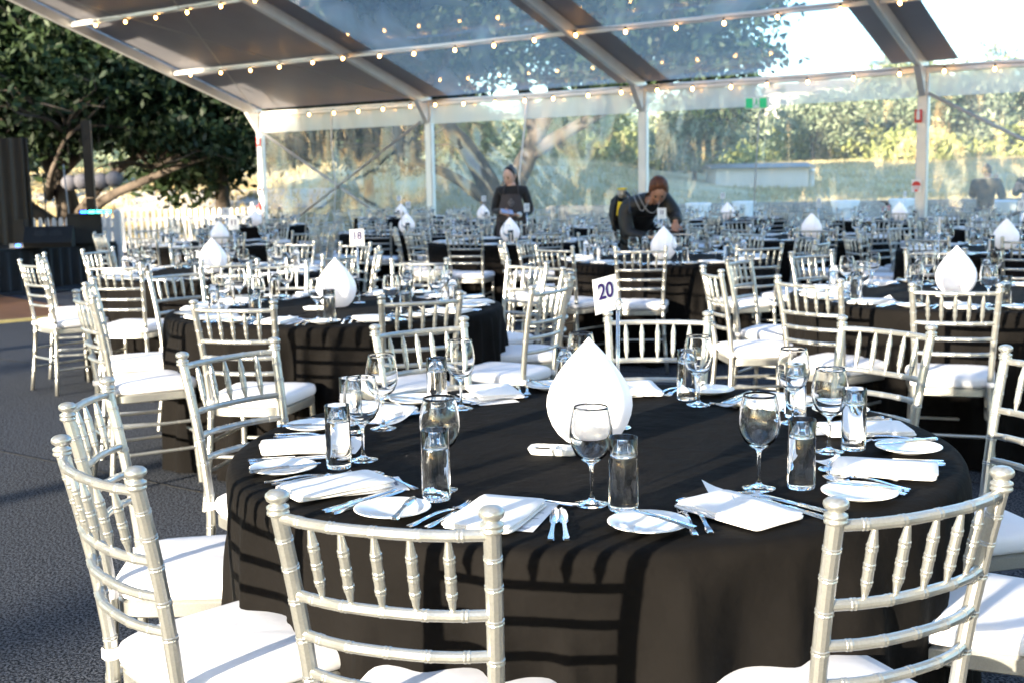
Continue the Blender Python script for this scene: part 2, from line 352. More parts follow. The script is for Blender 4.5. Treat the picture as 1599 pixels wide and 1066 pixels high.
# far side wall: clear plastic sheets, wrinkled; white valance
for k in range(NB):
    s0, s1 = 5 * k + .09, 5 * k + 4.91
    mb = MB()
    def fw(u, v):
        s = s0 + (s1 - s0) * u; z = .03 + 2.88 * v
        a = .045 * noise.noise((s * 1.1 + k * 7, z * .8, 2)) + .02 * noise.noise((s * 4, z * 1.2, 5))
        if k == 0: a += .035 * max(0, v - .62) / .38 * math.sin(s * 11 + 2 * noise.noise((s * 2, 0, 0)) * 3) + .05 * max(0, v - .5) * noise.noise((s * 8, z * .7, 1))
        if k == 1:
            dx = s - 7.0; dz = z - 1.2; a += .03 * math.sin(9 * (dx + dz) + 3 * noise.noise((s, z, 0))) * math.exp(-(dx * dx + dz * dz) / 1.4)
        e = min(1, 12 * u, 12 * (1 - u))
        return TW(s, -.02 + a * e, z)
    mb.grid(fw, 110, 44); part('wall_panel', mb.mesh('wall_panel', 'pvc_wall'), T)
    mb = MB(); mb.grid(lambda u, v: TW(s0 + (s1 - s0) * u, .065 + .006 * math.sin(u * 40) * (1 - v), EAVE - .08 - .36 * (1 - v)), 60, 3); part('valance', mb.mesh('valance', 'valance'), T)
for k in range(NB):      # unseen near side wall, added behind the camera to weaken the sun inside
    mb = MB(); mb.grid(lambda u, v: TW(5 * k + .09 + 4.82 * u, WID + .02 + .03 * noise.noise((u * 5 + k, v * 2, 0)), .03 + 2.88 * v), 24, 10); part('wall_panel', mb.mesh('wall_panel', 'pvc_sun_dimmer'), T)
for sb in (0, 15, 30):
    for a, b, o in (((sb + .1, 2.63), (sb + 4.9, .06), .10), ((sb + 4.9, 2.63), (sb + .1, .06), .16)):
        mb = MB(); mb.sweep([TW(a[0], o, a[1]), TW(b[0], o, b[1])], .028, 10); part('cross_brace', mb.mesh('cross_brace', 'darkalu'), T)
    mb = MB(); mb.sweep([TW(sb + 2.5, .08, 1.345), TW(sb + 2.5, .18, 1.345)], .045, 12); part('brace_joint', mb.mesh('brace_joint', 'darkalu'), T)
def cable(name, pts, label, r=.008, m='cablebk'):
    mb = MB(); mb.sweep(pts, r, 6); return tag(link(name, mb.mesh(name, m)), label, 'cable')
cable('hanging_cable', [TW(12.3, .12, 2.5), TW(12.27, .12, 2), TW(12.24, .13, 1.4), TW(12.2, .12, .3)], 'thin cable hanging down from the green exit sign to the floor', .012, 'grey')
cable('rope', [TW(7.52, .12, 2.95), TW(7.46, .12, 2.4), TW(7.34, .13, 1.6), TW(7.3, .12, 1.2)], 'pale rope hanging on the clear wall above the ponytailed person', .016, 'white')
cable('rope', [TW(2.45, .2, 2.95), TW(2.42, .2, 2.2), TW(2.5, .2, 1.4), TW(2.4, .2, .5)], 'pale rope hanging down past the crossed braces of the leftmost bay', .013, 'white')

# festoon strings
bm_ = MB().lathe([(0, -.030), (.010, -.028), (.020, -.018), (.0245, -.003), (.022, .011), (.014, .024), (.011, .032)], 12); BULB = bm_.mesh('bulb', 'bulb')
SOCK = MB().lathe([(.013, .03), (.016, .034), (.016, .07), (.008, .078), (0, .078)], 8).mesh('socket', 'cablebk')
def festoon(n, z, sA, sB, sp, phase, label, sagf=.09):
    t = thing('festoon_lights', label, 'string lights', TW(sA, n, z), 0, 'festoon strings under the marquee roof')
    o = Vector(TW(sA, n, z)); pts = []; ss = sA
    def zz(s): u = (s % 5) / 5; return z + .20 - sagf * math.sin(PI * u) - (.0 if abs(u - .5) < .49 else 0)
    k = 0
    while ss <= sB: pts.append(Vector(TW(ss, n, zz(ss) + .008 * math.sin(ss * 6))) - o); ss += .25
    part('cable', MB().sweep(pts, .006, 5).mesh('cable', 'cablebk'), t)
    s = sA + phase
    while s < sB:
        sj = s + random.uniform(-.05, .05); p = Vector(TW(sj, n, zz(sj) - .08)) - o
        b = part('bulb', BULB, t, p, 0, (random.uniform(-.2, .2), random.uniform(-.2, .2), 0)); part('socket', SOCK, b); s += sp
festoon(.25, 2.83, .1, 34.8, .71, .35, 'warm festoon string along the eave beam above the clear wall', .04)
festoon(2.52, 3.60, .1, 34.8, .86, .65, 'warm festoon string under the second beam up from the eave', .05)
festoon(4.85, 4.38, .1, 34.8, .88, .75, 'warm festoon string along the third beam up, near the top of the photo', .05)
festoon(7.25, 5.15, .1, 34.8, .88, .45, 'warm festoon string along the fourth roof beam up, mostly above the photo', .05)

# wall signs
def placard(name, label, cat, s, z, wd, ht, shapes, n=.098, th=.004, base='red', rz=TENT_RZ):
    t = thing(name, label, cat, TW(s, n, z), rz)
    part('plate', MB().box((0, 0, 0), (wd, th, ht)).mesh('plate', base, False), t)
    for nm, mb, m in shapes: part(nm, mb.mesh(nm, m, False), t, (0, -th / 2 - .002, 0))
    return t
def disc(rx, rz_, cz=0, cx=0, a0=0, a1=2 * PI, n=20, y=0):
    v = [(cx, y, cz)] + [(cx + rx * math.cos(a0 + (a1 - a0) * i / n), y, cz + rz_ * math.sin(a0 + (a1 - a0) * i / n)) for i in range(n + 1)]
    return MB().add(v, [(0, i + 1, i + 2) for i in range(n)])
for s, z1, z2, w1, w2 in ((.02, 2.39, 1.28, 'the leftmost tent post', 0), (14.95, 2.29, 1.21, 'the tent post right of the exit sign', 0)):
    body = MB().box((0, 0, .01), (.05, .003, .13)); body.box((0, 0, .085), (.03, .003, .03))
    placard('extinguisher_sign', 'red fire extinguisher sign on ' + w1, 'sign', s, z1, .115, .20, [('symbol', body, 'white')])
    arc = disc(.07, .07, .0, 0, 0, PI); bot = disc(.03, .02, -.075)
    bars = MB()
    for i in range(3): bars.box((0, 0, -.018 - .016 * i), (.10, .002, .005))
    placard('extinguisher_label', 'white label with red arch low on ' + w1, 'sign', s, z2, .15, .20, [('arch', arc, 'red'), ('print', bars, 'redink'), ('spot', bot, 'red')], base='white')
def extinguisher(s, n, z, label):
    t = thing('fire_extinguisher', label, 'fire extinguisher', TW(s, n, z), TENT_RZ)
    part('cylinder', MB().lathe([(0, 0), (.06, 0), (.065, .02), (.065, .34), (.05, .38), (.02, .40), (0, .40)], 18).mesh('cylinder', 'red'), t)
    part('label', MB().lathe([(.0665, .12), (.0665, .26)], 18).mesh('label', 'white'), t)
    part('handle', MB().box((.0, 0, .43), (.03, .03, .05)).box((-.03, 0, .46), (.12, .02, .012), 0, 0, .25).mesh('handle', 'black', False), t)
    part('hose', MB().sweep([(0, -.02, .43), (.08, -.04, .42), (.10, -.05, .3), (.09, -.05, .12)], .009, 6).mesh('hose', 'black'), t)
extinguisher(.1, .22, .58, 'red fire extinguisher hanging at the foot of the leftmost tent post')
extinguisher(14.55, .3, .5, 'small red fire extinguisher beside the tent post on the right')
t = thing('exit_sign', 'green lit exit sign with a white running figure under the white valance', 'exit sign', TW(12.3, .22, 2.63), TENT_RZ + .25)
part('box', MB().box((0, .03, 0), (.40, .06, .19)).mesh('box', 'white', False), t)
part('face', MB().box((-.015, -.004, -.005), (.35, .006, .165)).mesh('face', 'green', False), t)
part('panel', MB().box((-.015, -.009, -.005), (.11, .004, .16)).mesh('panel', 'white', False), t)
fig = MB().box((-.01, -.013, .052), (.022, .003, .022)).box((-.012, -.013, .012), (.022, .003, .055), 0, 0, .2).box((.012, -.013, -.035), (.014, .003, .055), 0, 0, -.5).box((-.035, -.013, -.035), (.014, .003, .06), 0, 0, .6).box((.015, -.013, .02), (.045, .003, .01), 0, 0, .4)
part('running_figure', fig.mesh('running_figure', 'green', False), t)

# ------------------------------------------------------------------ banquet chair
def lerp_path(ctrl, k):
    C = [Vector(c) for c in ctrl]; out = []
    C = [C[0] * 2 - C[1]] + C + [C[-1] * 2 - C[-2]]
    n = len(C) - 3
    for i in range(k + 1):
        u = i / k * n; j = min(int(u), n - 1); t = u - j
        a, b, c, d = C[j:j + 4]
        out.append(.5 * ((2 * b) + (c - a) * t + (2 * a - 5 * b + 4 * c - d) * t * t + (3 * b - a - 3 * c + d) * t ** 3))
    return out
def bamboo(mb, ctrl, r, nseg, rings, taper=None, lod=0):
    """tube along a smooth path with raised double rings at the given fractions"""
    st = set(i / 10 for i in range(11))
    L = sum((Vector(b) - Vector(a)).length for a, b in zip(ctrl, ctrl[1:]))
    bumps = {}
    for q in rings:
        w_ = .0020 / L
        if lod == 0:
            for k_, h in ((-3.2, 0), (-2.4, 1), (-1.2, 1), (0, .25), (1.2, 1), (2.4, 1), (3.2, 0)): bumps[q + k_ * w_] = h
        elif lod == 1:
            for k_, h in ((-3, 0), (-1.5, 1), (1.5, 1), (3, 0)): bumps[q + k_ * w_] = h
    st = sorted([s for s in st if all(abs(s - q) > 4.2 * .0020 / L for q in rings) or lod > 1 or s in (0, 1)] + [b for b in bumps if 0 < b < 1])
    K = 60; path = lerp_path(ctrl, K); pts = []; rr = []
    for s in st:
        u = s * K; i = min(int(u), K - 1); pts.append(path[i].lerp(path[i + 1], u - i))
        rr.append((r * (taper(s) if taper else 1)) + (.0013 if r > .012 else .0009) * bumps.get(s, 0))
    mb.sweep(pts, rr, nseg)
def chair_parts(lod):
    ns = (12, 8, 5)[lod]; out = []
    X = [(.190, -.235, 0), (.170, -.212, .22), (.158, -.198, .44), (.162, -.210, .60), (.171, -.235, .76), (.179, -.262, .893)]
    def post(sg):
        mb = MB(); bamboo(mb, [(sg * x, y, z) for x, y, z in X], .0136, ns, [.12, .25, .37, .475, .60, .685, .77, .85, .925][:9], None, lod); return mb
    def finial(sg):
        mb = MB(); c = (sg * .179, -.262, .885)
        pr = [(q * .92, z) for q, z in [(.0150, 0), (.0195, .003), (.0195, .007), (.0165, .009), (.0195, .0115), (.0195, .016), (.0135, .019), (.0130, .0215), (.0195, .026), (.0215, .031), (.0205, .036), (.0150, .0405), (.007, .0425), (0, .043)]]
        if lod: pr = pr[::3] + [pr[-1]]
        return mb.lathe(pr, ns + 2 if lod == 0 else ns, c)
    def atz(z):
        for (a, b) in zip(X, X[1:]):
            if a[2] <= z <= b[2]:
                t = (z - a[2]) / (b[2] - a[2]); return a[0] + (b[0] - a[0]) * t, a[1] + (b[1] - a[1]) * t
    def rail(z, r=.0092, bow=.034, rings=(.14, .32, .5, .68, .86)):
        x, y = atz(z); mb = MB()
        bamboo(mb, [(-x, y, z), (-x * .55, y - bow * .78, z), (0, y - bow, z), (x * .55, y - bow * .78, z), (x, y, z)], r, ns, rings, None, lod); return mb
    def rail_pt(z, u, bow=.034):
        x, y = atz(z); return Vector((x * u, y - bow * (1 - u * u), z))
    def spindle(u):
        mb = MB(); bamboo(mb, [rail_pt(.875, u * .98), rail_pt(.815, u * .98), rail_pt(.755, u * .98)], .0086, ns, (.28, .54, .78), lambda s: .5 + .5 * min(1, min(s, 1 - s) / .24), lod); return mb
    def outline(sc, n=32 if lod < 2 else 16, p=5.5, gx=0.):
        o = []
        for i in range(n):
            t = 2 * PI * i / n; cx = math.copysign(abs(math.cos(t)) ** (2 / p), math.cos(t)); cy = math.copysign(abs(math.sin(t)) ** (2 / p), math.sin(t))
            y = cy * (.198 + gx) * sc; x = cx * (.186 + gx + .016 * cy) * sc; o.append((x, y))
        return o
    def stack(lv, gx=0., crown=0.):
        mb = MB(); rows = []
        for sc, z in lv:
            o = outline(sc, gx=gx); rows.append(len(mb.v))
            for i, (x, y) in enumerate(o):
                zz = z + crown * .003 * noise.noise((x * 20, y * 20, z * 30)); mb.v.append((x, y, zz))
        n = len(o)
        for a, b in zip(rows, rows[1:]): mb.f += [(a + i, a + (i + 1) % n, b + (i + 1) % n, b + i) for i in range(n)]
        mb.f.append(tuple(rows[0] + i for i in range(n - 1, -1, -1)))
        mb.v.append((0, 0, lv[-1][1])); c = len(mb.v) - 1; mb.f += [(rows[-1] + i, rows[-1] + (i + 1) % n, c) for i in range(n)]
        return mb
    seatf = stack([(.965, .412), (1, .417), (1, .447), (.965, .452)])
    cush = stack([(.90, .453), (.985, .458), (1.005, .468), (1.008, .478), (1.0, .488), (.985, .495), (.93, .502), (.80, .507), (.6, .510), (.35, .511), (.15, .511)], gx=.004, crown=1.)
    def fleg(sg):
        mb = MB(); bamboo(mb, [(sg * .168, .165, .415), (sg * .174, .172, .2), (sg * .182, .185, 0)], .0130, ns, (.18, .45, .78), None, lod); return mb
    def bar(a, b, rings=(.2, .5, .8)):
        mb = MB(); bamboo(mb, [a, ((a[0] + b[0]) / 2, (a[1] + b[1]) / 2, (a[2] + b[2]) / 2), b], .0080, ns, rings, None, lod); return mb
    def strap(sg):
        mb = MB(); mb.lathe([(.0175, .462), (.0190, .464), (.0190, .484), (.0175, .486)], 10, (sg * .159, -.199, 0)); mb.box((sg * .145, -.18, .474), (.03, .02, .018)); return mb
    P = [('seat_frame', seatf, 'silver'), ('seat_cushion', cush, 'cushion')]
    for sg in (-1, 1):
        P.append(('back_post', post(sg), 'silver', [('finial', finial(sg), 'silver')]))
        P.append(('front_leg', fleg(sg), 'silver')); P.append(('cushion_tie', strap(sg), 'strap'))
    for z in (.882, .748, .678, .610): P.append(('back_rail', rail(z), 'silver'))
    for u in (-.66, -.33, 0, .33, .66): P.append(('spindle', spindle(u), 'silver'))
    for z in (.30, .17):
        xb, yb = atz(z)
        for sg in (-1, 1): P.append(('stretcher', bar((sg * xb, yb, z), (sg * (.182 - .014 * z / .4), .176, z)), 'silver'))
    P.append(('stretcher', bar((-.176, .178, .24), (.176, .178, .24)), 'silver')); P.append(('stretcher', bar((-.172, -.214, .24), (.172, -.214, .24)), 'silver'))
    return P
def make_chair(lod):
    t = thing('banquet_chair', 'x', 'chair', (0, 0, -100), 0, 'silver bamboo-style banquet chairs with white seat cushions')
    P = chair_parts(lod)
    if lod < 2:
        for p in P:
            o = part(p[0], p[1].mesh(p[0], p[2], True, 50 if p[0] == 'seat_frame' else (24 if p[2] == 'silver' and lod == 0 else None)), t)
            if len(p) > 3:
                for q in p[3]: part(q[0], q[1].mesh(q[0], q[2]), o)
    else:
        fr = MB()
        for p in P:
            if p[2] == 'silver':
                fr.add(p[1].v, p[1].f)
                for q in (p[3] if len(p) > 3 else []): fr.add(q[1].v, q[1].f)
        part('frame', fr.mesh('frame', 'silver'), t); part('seat_cushion', P[1][1].mesh('seat_cushion', 'cushion'), t)
    return t
CH = [make_chair(l) for l in range(3)]; USED = [False] * 3

# ------------------------------------------------------------------ table ware prototypes
def wine_mesh(n):
    pr = [(0, .0), (.034, .0), (.0355, .0012), (.034, .0026), (.018, .0055), (.007, .010), (.0042, .018), (.0036, .035), (.0036, .062), (.0042, .076), (.008, .084),
          (.020, .092), (.032, .103), (.040, .120), (.0432, .138), (.0425, .156), (.0395, .175), (.0350, .195), (.0338, .2000),
          (.0330, .2003), (.0330, .1995), (.0342, .194), (.0385, .175), (.0414, .156), (.0420, .138), (.0388, .1215), (.0305, .1055), (.018, .0955), (.006, .0915), (0, .0905)]
    return MB().lathe(pr, n).mesh('wine_glass', 'glass')
def tumbler_meshes(n):
    R = .0288; out = [(0, .001), (R - .006, .0), (R - .001, .002), (R, .008), (R, .146), (R - .0008, .1475), (R - .002, .147), (R - .0022, .112), (R - .0026, .1085), (0, .1080)]
    mb = MB().lathe(out, n)
    if n > 20:
        v = []
        for x, y, z in mb.v:      # fluted foot
            r = math.hypot(x, y)
            if z < .009 and r > .015: f = 1 + .035 * math.cos(12 * math.atan2(y, x)); x *= f; y *= f
            v.append((x, y, z))
        mb.v = v
    R2 = R - .0019
    wt = MB().lathe([(0, .1084), (R2 - .0012, .1086), (R2 - .0008, .1105), (R2 - .0016, .1100), (0, .1096)], n)
    return mb.mesh('water_tumbler', 'glass'), wt.mesh('water', 'water')
WG = [wine_mesh(32), wine_mesh(14)]; TG = [tumbler_meshes(36), tumbler_meshes(14)]
PLATE = MB().lathe([(0, .003), (.030, .0022), (.036, 0), (.041, .0015), (.054, .007), (.0735, .0125), (.0765, .0140), (.0765, .0152), (.074, .0152), (.056, .0102), (.046, .0068), (.03, .0055), (0, .0055)], 40).mesh('side_plate', 'china')
def hstations(L0, L1, w0, w1, k=10):
    return [(L0 + (L1 - L0) * i / k, None) for i in range(k + 1)]
def fork_mb(L=.195):
    mb = MB(); st = []
    for i in range(17):
        u = i / 16; x = u * .135; h = .0042 + .0055 * max(0, 1 - u * 3.2) ** 1.0 + (.0 if u < .85 else 0); h = h * (.55 + .45 * min(1, u * 12)) if u < .08 else h
        st.append((x, h if u < .9 else .0032, .003 + .010 * math.sin(PI * min(1, u * .95)) * u))
    st += [(.140, .006, .0075), (.147, .0105, .004), (.156, .0125, .002)]
    mb.strip(st, .0022)
    for k in range(4):
        y = -.0099 + .0066 * k; mb2 = MB().strip([(.1555, .0023, .002), (.170, .0018, .0015), (.186, .0015, .004), (L, .0008, .008)], .0018); mb.add([(x, yy + y, z) for x, yy, z in mb2.v], mb2.f)
    return mb
def knife_mb(L=.215, bl=.105):
    mb = MB(); h = L - bl; st = []
    for i in range(11):
        u = i / 10; st.append((u * h, (.0095 * (1 - u) + .0055 * u) * (1 if i else .6) * (1 - .25 * math.sin(PI * u)), .0012))
    mb.strip(st, .0045)
    bs = [(h, .0052, .002), (h + bl * .1, .0085, .0022), (h + bl * .5, .0098, .0022), (h + bl * .85, .0085, .0022), (h + bl * .96, .0045, .0022), (L, .001, .0022)]
    return mb.strip(bs, .0012)
def spoon_mb(L=.19):
    mb = MB(); st = []
    for i in range(14):
        u = i / 13; st.append((u * .138, (.0040 + .0050 * max(0, 1 - u * 3.2)) * (.6 if i == 0 else 1), .003 + .010 * math.sin(PI * u * .9) * u))
    mb.strip(st, .0022)
    def f(u, v):
        th = 2 * PI * u; r = v; return (.163 + .027 * r * math.cos(th), .0165 * r * math.sin(th) * (1 - .12 * math.cos(th)), .003 + .006 * r * r)
    return mb.grid(f, 20, 6)
FORK = fork_mb().mesh('fork', 'steel', True, 40); KNIFE = knife_mb().mesh('table_knife', 'steel', True, 40)
BKN = knife_mb(.165, .075).mesh('butter_knife', 'steel', True, 40); SPOON = spoon_mb().mesh('dessert_spoon', 'steel', True, 40)
def napkin_mesh(seed):
    mb = MB(); rnd = random.Random(seed)
    W_, L_ = .070, .110
    for k in range(3):
        z0 = .0012 + .0042 * k; dx = rnd.uniform(-.004, .004); dy = rnd.uniform(-.004, .004); sc = 1 - .012 * k; tw = rnd.uniform(-.02, .02)
        rows = []
        for (f, dz) in ((.985, 0), (1.0, .0010), (1.0, .0030), (.985, .0041), (.7, .0046), (.35, .0048)):
            rows.append(len(mb.v)); n = 40
            for i in range(n):
                t = 2 * PI * i / n; cx = math.copysign(abs(math.cos(t)) ** .16, math.cos(t)); cy = math.copysign(abs(math.sin(t)) ** .16, math.sin(t))
                x = cx * W_ * f * sc; y = cy * L_ * f * sc; x, y = x - y * tw, y + x * tw
                wv = .0022 * noise.noise((x * 16 + seed, y * 16, k * .4)) * (k + 1) / 2; edge = .0016 * math.sin(y * 60 + k + seed) * (1 if abs(cx) > .98 else 0)
                mb.v.append((x + dx + edge, y + dy, z0 + dz + wv))
        for a, b in zip(rows, rows[1:]): mb.f += [(a + i, a + (i + 1) % n, b + (i + 1) % n, b + i) for i in range(n)]
        mb.v.append((dx, dy, z0 + .0048)); c = len(mb.v) - 1; mb.f += [(rows[-1] + i, rows[-1] + (i + 1) % n, c) for i in range(n)]
    return mb.mesh('napkin', 'linen')
NAP = [napkin_mesh(i) for i in range(5)]
def menu_mesh(curl):
    mb = MB()
    def f(u, v):
        x = -.062 + .124 * u; y = -.105 + .21 * v; z = .0009 + curl * max(0, (v - .6) + (.35 - u)) ** 2
        return (x, y, z)
    mb.grid(f, 8, 10); b = len(mb.v); mb.v += [(x, y, z - .0006) for x, y, z in mb.v[:b]]; mb.f += [tuple(b + i for i in reversed(q)) for q in mb.f[:]]
    return mb.mesh('menu_card', 'paper')
MENU = [menu_mesh(.0), menu_mesh(.03), menu_mesh(.055)]
MENUT = text_mesh('Menu', .016, 'ink', 'heading')
mb = MB()
for i, (a, b_, y) in enumerate(((-.025, .030, .062), (-.035, .038, .054), (.018, .05, .02), (.02, .05, -.02), (.01, .05, -.085), (.02, .05, -.092))): mb.box(((a + b_) / 2, y, .0), (b_ - a, .0016, .0004))
MENUL = mb.mesh('print', 'ink', False); mb = MB().box((.0, -.078, 0), (.07, .0014, .0004)); MENUR = mb.mesh('print', 'redink', False)
LAMP = MB().lathe([(0, .0), (.050, .0), (.064, .004), (.084, .022), (.099, .044), (.109, .070), (.1125, .092), (.111, .112), (.104, .135), (.093, .155), (.079, .176), (.063, .196), (.045, .216), (.028, .234), (.013, .249), (.005, .2575), (.001, .2615), (0, .262)], 48).mesh('table_lamp', 'lamp')
DISH = MB(); 
def dish_mb():
    mb = MB(); rows = []
    for f, z in ((.86, 0), (.9, .001), (1, .013), (1, .0155), (.93, .0155), (.88, .009)):
        rows.append(len(mb.v)); n = 32
        for i in range(n):
            t = 2 * PI * i / n; mb.v.append((math.copysign(abs(math.cos(t)) ** .35, math.cos(t)) * .062 * (f if f > .87 else f), math.copysign(abs(math.sin(t)) ** .35, math.sin(t)) * .030 * f, z))
    for a, b in zip(rows, rows[1:]): mb.f += [(a + i, a + (i + 1) % n, b + (i + 1) % n, b + i) for i in range(n)]
    mb.f.append(tuple(range(31, -1, -1))); mb.f.append(tuple(rows[-1] + i for i in range(32)))
    mb.box((0, 0, .0115), (.006, .052, .007)); return mb
DISHM = dish_mb().mesh('condiment_dish', 'china', True, 45)
def pile(m):
    return MB().grid(lambda u, v: ((u - .5) * .036, (v - .5) * .030, .0095 + .004 * math.sin(PI * u) * math.sin(PI * v)), 6, 5).mesh('condiment', m)
SALT, PEPPER = pile('salt'), pile('pepper')
STAND = MB().lathe([(0, 0), (.033, 0), (.034, .003), (.03, .006), (.006, .009), (.004, .012), (.004, .012), (0, .012)], 20)
STAND.sweep([(-.0035, 0, .01), (-.0035, 0, .31)], .0024, 8); STAND.sweep([(.0035, 0, .01), (.0035, 0, .31)], .0024, 8)
STAND.sweep([(0 + .0125 * math.sin(2 * PI * i / 20), -.004, .325 - .0145 * math.cos(2 * PI * i / 20)) for i in range(21)], .0013, 6)
STANDM = STAND.mesh('stand', 'steel')
CARD = MB().box((0, 0, .357), (.086, .0012, .092)).mesh('card', 'paper', False)
mb = MB(); mb.lathe([(0, .03), (.82, .03), (.865, .025), (.875, .015), (.875, .006), (.86, 0), (0, 0)], 48); TOPM = mb.mesh('tabletop', 'underlay', True, 40)
TLEG = MB().sweep([(0, 0, 0), (0, 0, .715)], .02, 10).mesh('leg', 'tleg')
# cloths
def cloth_mesh(seed, hi):
    n = 400 if hi else 120; rnd = random.Random(seed); ph = [rnd.uniform(0, 6.28) for _ in range(6)]
    NR = 27; rid = [((i + rnd.uniform(-.42, .42)) * 2 * PI / NR, rnd.choice((rnd.uniform(.5, .70), rnd.uniform(.68, .735))), rnd.uniform(.35, 1.3)) for i in range(NR)]
    def ridge(th, z):
        a = 0
        for t0, z0, A in rid:
            if z < z0:
                q = (z0 - z) / z0; dt = (th - t0 + PI) % (2 * PI) - PI + .05 * q * math.sin(t0 * 7)
                a += A * (.075 * q ** .6) * math.exp(-(dt / (.020 + .055 * q)) ** 2) - A * .035 * q ** .8 * math.exp(-((abs(dt) - .10) / .05) ** 2)
        return a
    fold = lambda th: (.5 * math.sin(11 * th + ph[0] + .6 * math.sin(2 * th + ph[4])) + .40 * math.sin(19 * th + ph[1] + .9 * math.sin(3 * th + ph[5])) + .28 * math.sin(33 * th + ph[2]))
    mb = MB(); rows = []
    prof = [(r, .7525) for r in [.02 * q for q in range(2, 45)]] + [(.905, .7522), (.924, .7495), (.933, .744), (.938, .735), (.9405, .722)]
    prof += [(.942, .71 - .70 * (i / 34)) for i in range(35)]
    mb.v.append((0, 0, .7525))
    for (r, z) in prof:
        rows.append(len(mb.v))
        for i in range(n):
            th = 2 * PI * i / n; d = max(0, .72 - z) / .72
            rr = r - .053 - .010 * d + fold(th) * .058 * d ** .62 * (1 if d > 0 else 0) + (ridge(th, z) if d > 0 else 0) + (.004 * noise.noise((math.cos(th) * 5, math.sin(th) * 5, z * 6 + seed)) * (1 if d > 0 else 0))
            zz = z
            if z > .74: zz = z + .0009 * noise.noise((r * math.cos(th) * 7 + seed, r * math.sin(th) * 7, 0)) + ((.0012 * math.exp(-((r * math.cos(th + seed)) / .008) ** 2) + .0010 * math.exp(-((r * math.sin(th + seed) - .21) / .008) ** 2)) if hi else 0)
            mb.v.append((rr * math.cos(th), rr * math.sin(th), zz))
    mb.f += [(0, 1 + i, 1 + (i + 1) % n) for i in range(n)]
    for a, b in zip(rows, rows[1:]): mb.f += [(a + i, b + i, b + (i + 1) % n, a + (i + 1) % n) for i in range(n)]
    return mb.mesh('tablecloth', 'cloth')
CLOTHS = [cloth_mesh(i, True) for i in range(3)]; CLO = [cloth_mesh(5 + i, False) for i in range(3)]
NUM = {k: text_mesh(k, .056, 'purple') for k in ('20', '18', '11')}
mb = MB().box((-.010, 0, 0), (.006, .036, .0006)).box((.010, 0, 0), (.007, .034, .0006)); NUM['?'] = mb.mesh('number', 'purple', False)

# ------------------------------------------------------------------ tables
TB = [ # x, y, phase, name used in labels, number
 (.19, 2.90, None, 'the nearest table', '20'), (-.93, 6.28, -104, 'the second-row table on the left', '18'), (2.40, 6.37, -108, 'the second-row table on the right', '?'),
 (-2.26, 9.0, -105, 'the third-row table on the left', '11'), (1.25, 9.68, -101, 'the table before the bending person', '?'), (4.19, 10.03, -106, 'the third-row table at the right edge', '?'),
 (0.0, 12.79, -106, 'the table before the ponytailed person', '?'), (3.16, 12.46, -104, 'the fourth-row table right of centre', '?'), (-3.27, 13.38, -110, 'the fourth-row table at the far left', '?'),
 (5.95, 13.6, -100, 'the fourth-row table cut by the right edge', '?'), (-1.35, 15.57, -103, 'the table behind-left of the ponytailed person', '?'), (1.55, 16.3, -100, 'the table behind the bending person', '?'),
 (5.5, 16.8, -108, 'the table by the right tent post', '?'), (3.4, 18.6, -104, 'the far table under the exit sign', '?'), (-.45, 20.2, -102, 'the far table near the second tent post', '?'),
 (-4.13, 19.36, -105, 'the far table by the leftmost tent post', '?'), (-2.05, 22.5, -107, 'the farthest table, against the clear wall', '?')]
SEATW = {0: 'front left-centre', 1: 'front right-centre', 2: 'right front', 3: 'right middle', 4: 'right rear',
         5: 'rear right-centre', 6: 'rear left-centre', 7: 'left rear', 8: 'left middle', 9: 'left front'}
T0A = [-109, -68, -30, 8, 43, 76, 113, 148, -175, -141]; T0R = [1.21, 1.19, 1.20, 1.22, 1.42, 1.39, 1.30, 1.23, 1.21, 1.23]
T0N = [71, 118, 152, 190, 214, 261, 305, 324, 5, 40]
GW, GT, GN, GM, GP = 'wine glasses on the tables', 'water tumblers on the tables', 'white folded napkins', 'menu cards under the napkins', 'white side plates'
first = {}
def put(key, me, x, y, z, rz, label, cat, group, name=None, child=None):
    o = link(name or me.name.split('.')[0], me, None, (x, y, z), rz); tag(o, label, cat, group)
    if child is not None:
        for nm, cm in child: part(nm, cm, o)
    return o
def put_chair(lod, x, y, rz, label):
    if not USED[lod]:
        c = CH[lod]; USED[lod] = True; c.location = (x, y, 0); c.rotation_euler = (0, 0, rz); c['label'] = label; return c
    return copy_tree(CH[lod], None, (x, y, 0), rz, label)
